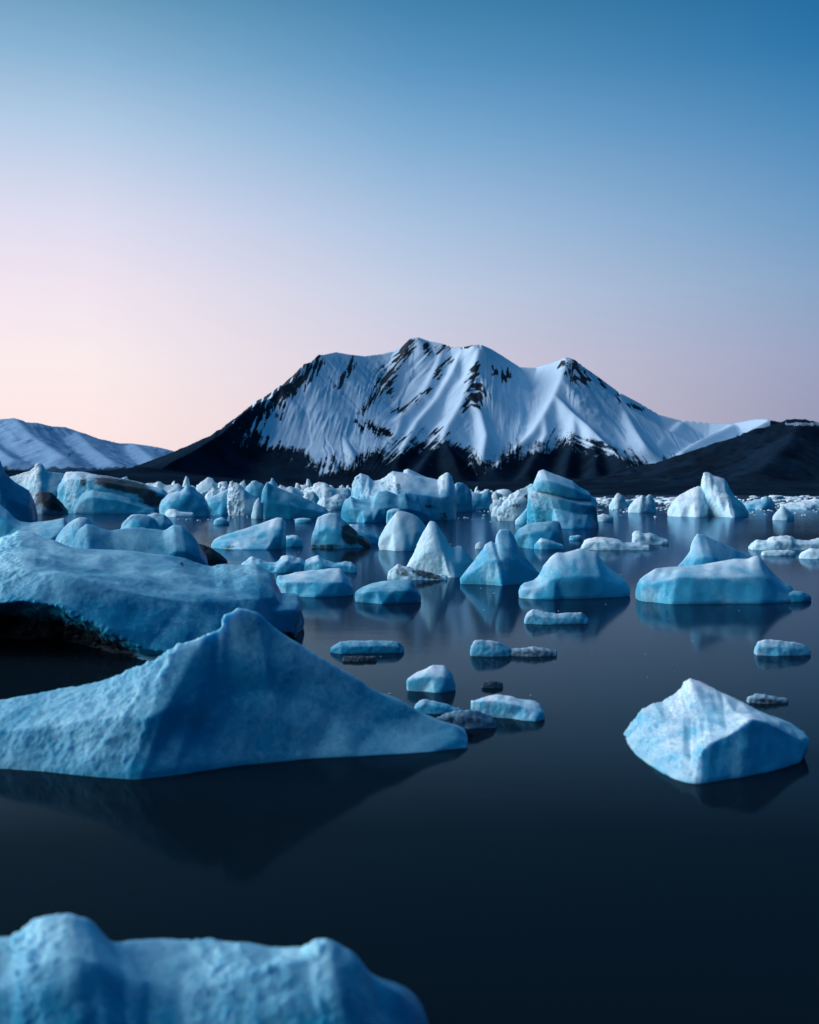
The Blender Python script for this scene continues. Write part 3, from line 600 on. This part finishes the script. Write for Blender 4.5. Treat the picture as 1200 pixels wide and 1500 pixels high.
berg('ice_chunk', 'lens shaped blue ice block floating alone before the pinnacle', 884, [[
  [(520,868,.30),(520,870,.28),(521,874)], [(524,864,.34),(526,870,.18),(530,879)], [(533,858,.38),(536,868,.10),(542,883)], [(547,853,.4),(551,866,.05),(560,885)], [(573,849,.42),(575,866,.06),(580,884)], [(594,848,.42),(596,865,.1),(598,883)], [(603,850,.42),(604,866,.13),(606,882)], [(610,860,.4),(612,868,.2),(613,880)], [(617,872,.34),(617,874,.3),(617,877)]]], 'ice chunk', G3, DEEP, amp=.6)
berg('ice_floe', 'lumpy low floe behind the flat topped blue chunk', 839, [auto([(352,828),(361,820),(370,815),(380,818),(392,823),(405,824),(413,815),(421,812),(432,816),(440,815),(450,823),(455,832)], corner=415, kl=.2, kr=.2, kb=.5, sh=.6, steep=.6)], 'ice floe', G2, ICE)
berg('ice_floe', 'two lobed pale floe between the squat debris berg and the flat chunk', 839, [auto([(445,828),(450,820),(460,814),(467,812),(476,820),(490,824),(505,822),(515,822),(521,827),(522,833)], corner=470, kl=.2, kr=.1, kb=.5, sh=.6, steep=.6)], 'ice floe', G2, ICE)
# ------------------------------------------------------------------ near floes
flt = dict(kl=.12, kr=.12, kb=.34, sh=.55, steep=.6, tk=.45)
berg('ice_floe', 'long flat blue floe nearest the foreground iceberg peak', 958, [auto([(484,951),(490,944),(500,939),(520,938),(545,938),(570,938),(584,940),(592,951)], corner=500, **flt)], 'ice floe', G2, DEEP, amp=.6)
berg('ice_floe', 'dark sunken ice fragment below the long flat blue floe', 969, [auto([(502,967),(512,962),(525,960),(540,961),(552,965)], corner=522, **flt)], 'ice floe', G2, DARK, dirt_shade=[(525,964,40,10,0,.8)])
berg('ice_chunk', 'small white pyramid chunk right of the foreground iceberg flank', 1014, [[
  [(596,995,.30),(596,998,.2),(597,1001)], [(609,985,.34),(608,994,.14),(609,1008)], [(622,979,.36),(620,992,.1),(622,1013)], [(633,973,.38),(634,992,.06),(636,1015)], [(643,973,.4),(645,992,.06),(646,1015)], [(651,973,.4),(652,992,.08),(653,1014)], [(657,978,.4),(659,994,.12),(660,1013)], [(662,986,.38),(664,998,.18),(665,1011)], [(667,1000,.34),(667,1004,.28),(667,1008)]]], 'ice chunk', G3, ICE, frost_light=.62, amp=.7)
berg('ice_floe', 'tilted white floe tapering to the left', 1056, [[
  [(691,1027,.42),(691,1028,.4),(692,1029,.385)], [(707,1021,.44),(708,1027,.34),(709,1036)], [(729,1016,.44),(730,1027,.24),(731,1045)], [(746,1019,.42),(748,1030,.16),(750,1051)], [(767,1024,.4),(769,1036,.1),(770,1056)], [(783,1026,.38),(784,1038,.08),(785,1057)], [(792,1032,.34),(793,1042,.08),(793,1055)], [(798,1044,.2),(798,1048,.1),(798,1051)]]], 'ice floe', G2, ICE, frost_light=.62, amp=.6, width=110)
berg('ice_floe', 'thin pale floe tucked against the tip of the foreground iceberg', 1046, [auto([(608,1032),(614,1026),(622,1023),(638,1026),(655,1031),(668,1037),(674,1042)], corner=640, **flt)], 'ice floe', G2, ICE)
berg('ice_floe', 'dark translucent slush patch before the tilted white floe', 1068, [auto([(640,1052),(655,1043),(672,1040),(690,1039),(708,1043),(722,1050),(728,1058)], corner=690, **flt)], 'ice floe', G2, DARK, amp=1.2, dirt_shade=[(670,1056,60,10,0,.62)])
berg('ice_floe', 'white crusted floe joined to a darker one on its right', 962, [auto([(690,946),(695,939),(705,936),(722,938),(738,942),(746,948),(748,955)], corner=720, **flt)], 'ice floe', G2, ICE, frost_light=.62, amp=.9)
berg('ice_floe', 'grey dirty floe trailing right of the white crusted floe', 962, [auto([(746,955),(754,949),(766,949),(780,947),(795,948),(808,951),(816,957)], corner=785, **flt)], 'ice floe', G2, DARK, amp=1.2, dirt_shade=[(780,956,40,8,0,.55)], frost_light=.8)
berg('ice_floe', 'tiny dark ice scrap above the tilted white floe', 1008, [auto([(706,1003),(714,997),(724,996),(732,999),(737,1004)], corner=722, **flt)], 'ice floe', G2, DARK, dirt_shade=[(722,1001,30,10,0,.7)])
berg('ice_floe', 'thin dark ice sliver above the scooped right iceberg', 1031, [auto([(1096,1021),(1106,1016),(1118,1016),(1132,1019),(1146,1022),(1155,1027)], corner=1130, **flt)], 'ice floe', G2, DARK, amp=1.2, dirt_shade=[(1125,1027,30,5,5,.7)], frost_light=.8)
berg('ice_floe', 'oval white floe below the long right iceberg', 961, [auto([(1108,946),(1111,939),(1122,936),(1140,937),(1162,940),(1178,943),(1187,950),(1188,956)], corner=1140, **flt)], 'ice floe', G2, ICE, frost_light=.62, amp=.6)
berg('ice_floe', 'white slab floe in the dark reflection of the domed iceberg', 915, [auto([(769,906),(773,897),(780,891),(795,895),(815,898),(840,897),(852,897),(862,906)], corner=800, **flt)], 'ice floe', G2, ICE, frost_light=.62, amp=.7)
# ------------------------------------------------------------------ right side
R1 = berg('iceberg', 'long smooth blue iceberg on the right with a swept back peak', 883, [[
  [(937,849,.17),(937,855,.15),(938,866,.13)], [(944,842,.2),(942,856,.10),(945,876)], [(960,832,.24),(955,856,.06),(958,880)], [(978,830,.26),(974,850,.02),(973,884)], [(994,829,.27),(992,844,.0),(984,885)], [(1010,828,.28),(1016,845,.02),(1010,885)], [(1030,826,.29),(1036,846,.03),(1035,884.5)], [(1055,822,.3),(1060,846,.04),(1060,884)],
  [(1078,817,.3),(1084,845,.05),(1085,884)], [(1095,818,.29),(1100,845,.06),(1103,884)], [(1106,813,.28),(1112,845,.07),(1115,884)], [(1112,813,.28),(1121,846,.08),(1125,883.5)], [(1120,823,.28),(1131,850,.1),(1135,883)], [(1130,836,.27),(1141,858,.12),(1145,882.5)], [(1142,847,.26),(1150,864,.14),(1153,882)], [(1158,855,.24),(1160,868,.16),(1160,881.5)], [(1165,866,.2),(1165,873,.17),(1164,881)]]],
  group=G1, mat=ICE, amp=.45, vox=1.3, sm=20, part='body')
berg('peak', None, 870, [[
  [(990,832,.2),(990,845,.15),(990,862)], [(1002,820,.25),(1002,835,.15),(1002,864)], [(1011,807,.28),(1012,828,.14),(1012,866)], [(1016,789,.3),(1019,820,.11),(1022,867)], [(1022,781,.3),(1030,816,.07),(1036,868)], [(1033,783,.31),(1044,818,.05),(1052,868)], [(1045,789,.33),(1056,822,.1),(1064,867)], [(1062,797,.35),(1070,826,.16),(1075,866)], [(1081,806,.37),(1086,830,.2),(1090,865)], [(1102,815,.38),(1106,834,.25),(1108,864)], [(1116,830,.4),(1118,840,.3),(1120,862)]]],
  mat=ICE, amp=.35, vox=1.3, parent=R1, bk=.3)
berg('ice_chunk', 'low blue ice tail off the right end of the long iceberg', 882, [auto([(1152,870),(1162,864),(1174,865),(1184,869),(1189,876)], corner=1168, sh=.6, steep=.6)], 'ice chunk', G3, DEEP, amp=.6)
berg('iceberg', 'tilted right iceberg with a scooped pitted top', 1147, [[
  [(916,1080,1.25),(917,1083,1.16),(918,1086,1.08),(919,1090)], [(920,1068,1.28),(925,1080,1.05),(928,1093,.88),(930,1105)], [(932,1052,1.32),(941,1073,1.0),(945,1096,.70),(948,1119)], [(941,1038,1.34),(958,1064,.95),(965,1096,.52),(968,1131)],
  [(958,1030,1.34),(975,1058,.92),(984,1100,.36),(988,1141)], [(972,1028,1.36),(992,1054,.92),(1002,1106,.20),(1005,1146)], [(984,1018,1.38),(1003,1050,.92),(1014,1116,.08),(1018,1148)], [(999,1009,1.4),(1014,1048,.92),(1023,1110,.08),(1026,1148)],
  [(1004,998,1.4),(1022,1046,.92),(1030,1098,.13),(1036,1147)], [(1012,993,1.4),(1034,1044,.92),(1044,1087,.17),(1052,1144)], [(1030,999,1.36),(1048,1044,.90),(1066,1077,.24),(1068,1141)], [(1046,1006,1.32),(1062,1045,.9),(1084,1066,.30),(1086,1139)],
  [(1058,1015,1.26),(1076,1042,.88),(1101,1054,.38),(1104,1135)], [(1084,1028,1.15),(1100,1043,.85),(1122,1058,.46),(1126,1131)], [(1108,1040,1.02),(1122,1049,.8),(1142,1066,.52),(1144,1126)], [(1134,1050,.92),(1142,1057,.76),(1158,1075,.56),(1160,1121)],
  [(1160,1060,.8),(1162,1068,.7),(1172,1085,.60),(1172,1117)], [(1180,1072,.7),(1180,1080,.64),(1180,1092,.60),(1176,1112)], [(1185,1083,.66),(1184,1090,.63),(1184,1098,.61),(1178,1110)]]],
  group=G1, mat=ICE, amp=.8, vox=1.6, sm=3, rough=1.5, bk=.2, frost_light=.55)
TW = berg('iceberg', 'white twin tower iceberg standing against the dark hill', 757, [
  [[(982,742,.4),(982,748,.36),(983,754)], [(985,734,.42),(985,745,.28),(986,755)], [(995,724,.44),(995,740,.2),(996,757)], [(1007,719,.44),(1007,738,.14),(1008,757)], [(1017,713,.44),(1017,735,.1),(1018,757.5)], [(1024,711,.44),(1025,735,.08),(1026,757.5)], [(1030,715,.45),(1031,736,.12),(1031,757)], [(1036,726,.46),(1038,740,.18),(1037,756.5)], [(1046,740,.5),(1047,747,.3),(1045,756)]]],
  group=G1, mat=SNOWY, amp=1.0, vox=1.1, width=115)
berg('iceberg', 'taller leaning white tower with a notch beside the rounded twin', 757, [
  [[(1031,715,.5),(1031,735,.4),(1031,752,.38)], [(1030,697,.52),(1031,730,.3),(1034,755)], [(1032,691,.52),(1036,728,.2),(1042,756.5)], [(1039,691,.5),(1044,728,.12),(1052,757)], [(1046,697,.5),(1052,728,.08),(1062,757.5)], [(1060,702,.5),(1066,730,.06),(1072,758)], [(1065,708,.5),(1072,733,.06),(1078,758)], [(1068,717,.5),(1077,738,.1),(1084,757)], [(1076,727,.52),(1083,742,.2),(1088,756.5)], [(1086,736,.54),(1090,747,.3),(1092,756)], [(1097,750,.56),(1097,752,.5),(1097,754.5)]]],
  group=G1, mat=SNOWY, amp=1.0, vox=1.1, width=115)
berg('ice_chunk', 'small pale pyramid alone on the rippled water right of the towers', 762, [auto([(1133,756),(1138,747),(1143,742),(1148,740),(1153,744),(1159,750),(1164,757)], corner=1152, sh=.5)], 'ice chunk', G3, SNOWY, amp=.6)
berg('iceberg', 'small white cone left of a three humped berg on the far water', 746, [auto([(893,741),(897,733),(901,725),(905,721),(910,722),(917,733),(923,742)], corner=904, sh=.5)], group=G1, mat=SNOWY, vox=1.1)
berg('iceberg', 'small three humped white berg left of the twin towers', 751, [auto([(921,745),(924,737),(930,731),(937,727),(941,724),(946,729),(951,723),(956,725),(959,735),(961,745)], corner=938, sh=.5)], group=G1, mat=SNOWY, vox=1.1)
berg('iceberg', 'low far berg with a rounded tip right of the twin towers', 746, [auto([(1084,736),(1100,733),(1115,730),(1123,726),(1130,728),(1136,738)], corner=1118)], group=G1, mat=ICE, vox=1.1)
berg('ice_floe', 'broad flat floe at the right edge with a raised cap', 806, [auto([(1102,804),(1104,794),(1110,790),(1125,791),(1133,786),(1148,783),(1160,785),(1166,790),(1185,791),(1200,787),(1215,788),(1225,797)], corner=1130, kl=.1, kr=.1, kb=.4, sh=.6, steep=.7)], 'ice floe', G2, SNOWY)
berg('ice_floe', 'thin strip of ice just below the broad right edge floe', 814, [auto([(1117,811),(1124,806),(1140,805),(1155,805),(1166,811)], corner=1140, **flt)], 'ice floe', G2, SNOWY)
berg('ice_chunk', 'rounded white chunk at the right edge below the broad floe', 819, [auto([(1172,814),(1178,806),(1188,802),(1200,803),(1212,806),(1220,814)], corner=1196, sh=.7, steep=.7)], 'ice chunk', G3, SNOWY)
berg('ice_floe', 'low domed floe with a trailing right end near mid water', 806, [auto([(853,800),(857,791),(862,788),(875,786),(895,787),(907,790),(917,795),(934,795),(946,799),(952,804)], corner=885, kl=.1, kr=.1, kb=.45, sh=.6, steep=.6)], 'ice floe', G2, SNOWY)
berg('ice_floe', 'small floe with a knob on its left behind the low domed floe', 798, [auto([(928,794),(928,781),(932,777),(938,776),(944,782),(952,780),(965,785),(979,794)], corner=940, kl=.1, kr=.1, kb=.45, sh=.6, steep=.6)], 'ice floe', G2, SNOWY)
berg('ice_chunk', 'low white lump off the right foot of the capped blue berg', 764, [auto([(871,760),(875,754),(884,751),(893,754),(899,760)], corner=882, sh=.6, steep=.6)], 'ice chunk', G3, SNOWY)
berg('ice_chunk', 'thin pale sliver left of the low domed floe', 791, [auto([(834,788),(839,784),(847,783),(853,788)], corner=842, sh=.6, steep=.6)], 'ice chunk', G3, ICE)
# capped blue berg right of centre
K1 = berg('iceberg', 'big undercut blue berg carrying a smooth slanted ice cap', 774, [[
  [(775,712,.40),(777,724,.32),(780,742,.30),(788,765)], [(778,709,.42),(783,723,.24),(788,742,.22),(800,770)], [(786,709,.42),(796,723,.16),(800,743,.14),(810,773)], [(798,712,.42),(808,725,.10),(811,744,.08),(819,775)], [(812,715,.42),(821,730,.06),(822,746,.06),(828,775)], [(830,719,.42),(836,735,.05),(838,750,.07),(840,775)], [(850,722,.42),(852,739,.07),(852,753,.11),(855,774.5)], [(866,725,.42),(866,741,.12),(862,753,.18),(866,774)], [(873,729,.44),(872,742,.2),(868,752,.26),(873,773)], [(876,740,.48),(875,750,.3),(873,758,.32),(878,770)]]],
  group=G1, mat=ICE, amp=.6, rough=1.4, vox=1.1, sm=4, dirt_shade=[(781,724,5,8,0,.5)], part='body')
berg('ice_cap', None, 774, [[
  [(781,712,.35),(781,713,.33),(783,716,.32)], [(784,702,.37),(785,708,.22),(787,718,.2)], [(789,690,.38),(793,704,.14),(797,719,.13)], [(796,687,.38),(804,704,.08),(808,721,.08)], [(805,691,.38),(814,707,.08),(820,724,.08)], [(822,698,.38),(828,712,.1),(834,727,.1)], [(839,705,.38),(843,717,.12),(846,729,.12)], [(849,714,.38),(852,722,.16),(855,730,.16)], [(864,720,.38),(866,726,.24),(868,732,.24)]]],
  mat=ICE, amp=.4, vox=1.1, parent=K1, width=100, bk=.25, dip=.02)
berg('iceberg', 'rough white crag with black cracks adjoining the capped blue berg', 763, [auto([(731,744),(738,735),(745,727),(755,720),(767,712),(776,710),(784,718),(790,740)], corner=760, kl=.2, sh=.6, steep=.5)], group=G1, mat=SNOWY, amp=1.3, rough=1.6, dirt_shade=[(772,728,6,4,40,.9),(757,741,9,4,-10,.8)])
berg('iceberg', 'pale cone shaped ice before the rough white crag', 769, [auto([(755,766),(760,757),(768,747),(775,737),(781,744),(786,754),(791,764)], corner=766, kl=.2, sh=.6)], group=G1, mat=ICE, amp=.6)
berg('ice_chunk', 'little rounded white stub left of the rough white crag', 757, [auto([(720,752),(723,743),(728,738),(733,740),(738,748),(741,754)], corner=729, sh=.7, steep=.7)], 'ice chunk', G3, SNOWY, amp=.6)
# central massif
K4 = berg('iceberg', 'large central blue massif with a gritty grey left face', 762, [[
  [(514,728,.50),(514,740,.46),(514,752,.44)], [(518,714,.52),(518,735,.4),(520,756)], [(522,699,.52),(522,730,.34),(526,758)], [(530,693,.52),(531,728,.28),(536,759)], [(540,696,.52),(542,728,.22),(548,760)], [(547,704,.52),(550,730,.16),(557,761)], [(556,703,.5),(560,730,.1),(567,762)], [(566,698,.48),(572,728,.06),(577,762.5)], [(578,691,.46),(583,722,.03),(587,763)],
  [(592,692,.48),(598,722,.06),(602,762.5)], [(604,693,.5),(612,724,.09),(616,762)], [(622,699,.5),(628,727,.12),(632,761)], [(642,703,.5),(645,730,.15),(648,760)], [(652,694,.48),(654,728,.17),(656,759.5)], [(657,692,.48),(659,728,.19),(661,759)], [(662,698,.5),(664,730,.22),(665,758)], [(666,712,.52),(667,735,.3),(668,756)], [(668,735,.55),(668,742,.45),(668,753)]]],
  group=G1, mat=ICE, frost_light=.6, amp=.8, rough=1.6, vox=1.1, sm=4, dirt_shade=[(568,712,16,20,30,.40),(584,715,5,16,-10,.62),(630,742,20,4,8,.6),(650,757,10,10,0,.6)], part='body')
berg('crest', None, 762, [auto([(588,700),(592,688),(597,686),(606,690),(622,697),(634,703)], corner=596, kl=.3, kr=.3, kb=.7, sh=.6, steep=.5, tk=.6)], mat=ICE, amp=.5, parent=K4, width=154, D=88.5)
berg('iceberg', 'faceted blue block with a bright square left face', 765, [[
  [(500,752,.40),(500,755,.36),(501,758)], [(502,741,.42),(503,750,.28),(506,760)], [(505,733,.42),(508,746,.18),(512,762)], [(514,726,.4),(518,745,.08),(522,764)], [(524,731,.38),(530,748,.02),(533,766)], [(544,730,.4),(545,748,.06),(546,765.5)], [(553,720,.42),(556,745,.1),(558,765)], [(568,718,.44),(570,744,.13),(572,764.5)], [(582,724,.44),(584,746,.16),(586,764)], [(594,721,.44),(597,745,.19),(600,763.5)], [(600,727,.45),(604,747,.22),(606,763)], [(615,737,.46),(617,750,.28),(618,762)], [(629,751,.48),(630,755,.4),(630,759)]]],
  group=G1, mat=DEEP, amp=.5, vox=1.1)
berg('ice_chunk', 'squarish blue lump between the faceted block and the trapezoid block', 767, [auto([(566,758),(567,747),(575,744),(586,744),(591,750),(593,760)], corner=572, sh=.75, steep=.8)], 'ice chunk', G3, ICE, amp=.6)
berg('ice_chunk', 'low whale backed chunk right of the faceted block', 761, [auto([(628,756),(631,750),(637,746),(645,744),(655,747),(666,756)], corner=640, sh=.6, steep=.6)], 'ice chunk', G3, ICE, amp=.6)
berg('iceberg', 'pale rounded ice hummock touching the right end of the central massif', 750, [auto([(654,742),(656,732),(660,722),(664,712),(669,706),(677,706),(685,711),(690,720),(693,738)], corner=664, sh=.6)], group=G1, mat=ICE, amp=1.0, vox=1.1)
berg('iceberg', 'small blue berg with a pointed right tip beyond the central massif', 748, [auto([(675,736),(678,729),(684,725),(690,720),(700,721),(706,722),(712,717),(716,715),(720,722),(724,738)], corner=690, sh=.6)], group=G1, mat=ICE, vox=1.1)
berg('iceberg', 'lumpy white berg far behind the right end of the sail shaped berg', 742, [auto([(455,722),(458,713),(460,708),(468,706),(476,706),(484,711),(492,715),(500,714),(510,714),(516,722),(518,735)], corner=476, sh=.6)], group=G1, mat=SNOWY, amp=1.6, vox=1.0)

for lab, base, sil, corner in (
  ('ragged white ridge of ice above the right tail of the sail shaped berg', 742, [(402,718),(412,710),(420,714),(428,711),(436,716),(448,724)], 412),
  ('white lumpy chunk just left of the far lumpy white berg', 745, [(444,730),(450,720),(459,720),(466,727),(472,739)], 452),
  ('broken white rubble block before the far lumpy white berg', 747, [(466,734),(476,724),(486,728),(496,723),(507,728),(515,740)], 478),
  ('thin pale ice ridge behind the knobbed blue iceberg', 744, [(208,708),(232,705),(246,710),(262,709),(276,716),(282,724)], 236),
  ('low white ice crest between the slanted slab and the columnar iceberg', 743, [(304,722),(313,714),(322,717),(331,713),(340,724)], 314),
  ('low ragged white block between the pointed blue berg and the white crag', 748, [(718,742),(724,733),(734,730),(742,734),(748,744)], 726),
  ('low pale ridge of ice on the far water at the right edge', 746, [(1146,742),(1160,736),(1178,734),(1196,732),(1216,735),(1226,742)], 1170)):
    berg('iceberg', lab, base, [auto(sil, corner=corner, sh=.6, steep=.5)], group=G1, mat=SNOWY, amp=1.7, rough=1.6, vox=1.0, sm=3)
# ------------------------------------------------------------------ loose brash and pack ice (nobody could count it)
import bmesh
def block(rs):
    """a broken angular piece of ice of unit size"""
    b = bmesh.new(); n = rs.randint(9, 18)
    P = rs.uniform(-1, 1, (n, 3)); P /= np.maximum(np.linalg.norm(P, axis=1), .75)[:, None]
    P[:, 2] = np.where(P[:, 2] > 0, P[:, 2]*rs.uniform(.5, 1.3), P[:, 2])
    vs = [b.verts.new(p) for p in P]
    r = bmesh.ops.convex_hull(b, input=vs)
    bmesh.ops.delete(b, geom=[v for v in b.verts if not v.link_faces], context='VERTS')
    bmesh.ops.triangulate(b, faces=b.faces)
    bmesh.ops.subdivide_edges(b, edges=b.edges, cuts=1, use_grid_fill=True, smooth=.25)
    bmesh.ops.triangulate(b, faces=b.faces)
    b.verts.index_update()
    v = np.array([x.co[:] for x in b.verts]); f = np.array([[x.index for x in y.verts] for y in b.faces]); b.free()
    return v + .10*np.stack([perlin(v*2.1+k*9.7+n) for k in range(3)], 1), f
_brs = np.random.RandomState(21); BLOCKS = [block(_brs) for _ in range(40)]
def lump_field(name, label, items, mat, cat, seed):
    rs = np.random.RandomState(seed); bm_v, bm_f = [], []
    k = 0
    for (x, y, r, hgt) in items:
        uv, uf = BLOCKS[rs.randint(40)]
        a = rs.uniform(0, 6.3); v = uv*np.array((r*rs.uniform(.7, 1.6), r*rs.uniform(.7, 1.3), hgt))
        vx = v[:, 0]*math.cos(a)-v[:, 1]*math.sin(a); vy = v[:, 0]*math.sin(a)+v[:, 1]*math.cos(a)
        bm_v.append(np.stack([vx+x, vy+y, v[:, 2]+hgt*.15], 1)); bm_f.append(uf+k); k += len(uv)
    V = np.concatenate(bm_v); Fc = np.concatenate(bm_f)
    me = make_mesh(name, V, quads=Fc, smooth=False)
    set_attr(me, 'dirt_shade', np.zeros(len(V))); set_attr(me, 'frost_light', np.full(len(V), .6))
    o = bpy.data.objects.new(name, me); S.collection.objects.link(o); me.materials.append(mat); o['size'] = 2.0
    return tag(o, label, cat, kind='stuff')
def at(px, py): 
    y = F*CAMH/(py-HOR); return (px-600)/F*y, y
rs = np.random.RandomState(11)
it = []
for _ in range(900):        # brash across the far right water
    px = rs.uniform(700, 1230); py = 735 + 26*rs.beta(1.1, 2.6)
    if perlin(np.array([[px/70, py/5, 3.]]))[0] < -.05: continue
    x, y = at(px, py); it.append((x, y, y/F*rs.uniform(.8, 3.4), y/F*rs.uniform(.5, 1.6)))
for _ in range(320):        # and between the bergs on the left
    px = rs.uniform(240, 720); py = 744 + 26*rs.beta(1.2, 2.4)
    if perlin(np.array([[px/50, py/5, 8.]]))[0] < .05: continue
    x, y = at(px, py); it.append((x, y, y/F*rs.uniform(.7, 2.8), y/F*rs.uniform(.3, 1.0)))
for _ in range(40):         # a few specks on the nearer water
    px = rs.uniform(420, 1190); py = rs.uniform(790, 1060); x, y = at(px, py)
    it.append((x, y, y/F*rs.uniform(.6, 2.2), y/F*.35))
lump_field('brash_ice', 'scattered brash ice flecks across the lagoon surface', it, SNOWY, 'brash ice', 3)
it = []
for _ in range(2300):       # dense pack ice along the far shore
    t = rs.uniform(); px = rs.uniform(-60, 1250); far = rs.beta(1.2, 1.6)
    lim = 1.0 if px < 560 else (.75 if px < 740 else .28)
    if rs.uniform() > lim: continue
    py = 728 + 13*far; x, y = at(px, py)
    big = rs.uniform() < .16
    hpx = np.interp(px, [0, 240, 300, 450, 560, 720, 800, 1250], [28, 26, 25, 24, 22, 18, 4, 4])
    it.append((x, y, y/F*rs.uniform(2.5, 8)*(1.9 if big else 1), y/F*hpx*rs.uniform(.3, .75)*(1.4 if big else 1)))
lump_field('pack_ice', 'dense pack of jumbled ice along the far shore', it, SNOWY, 'pack ice', 5)
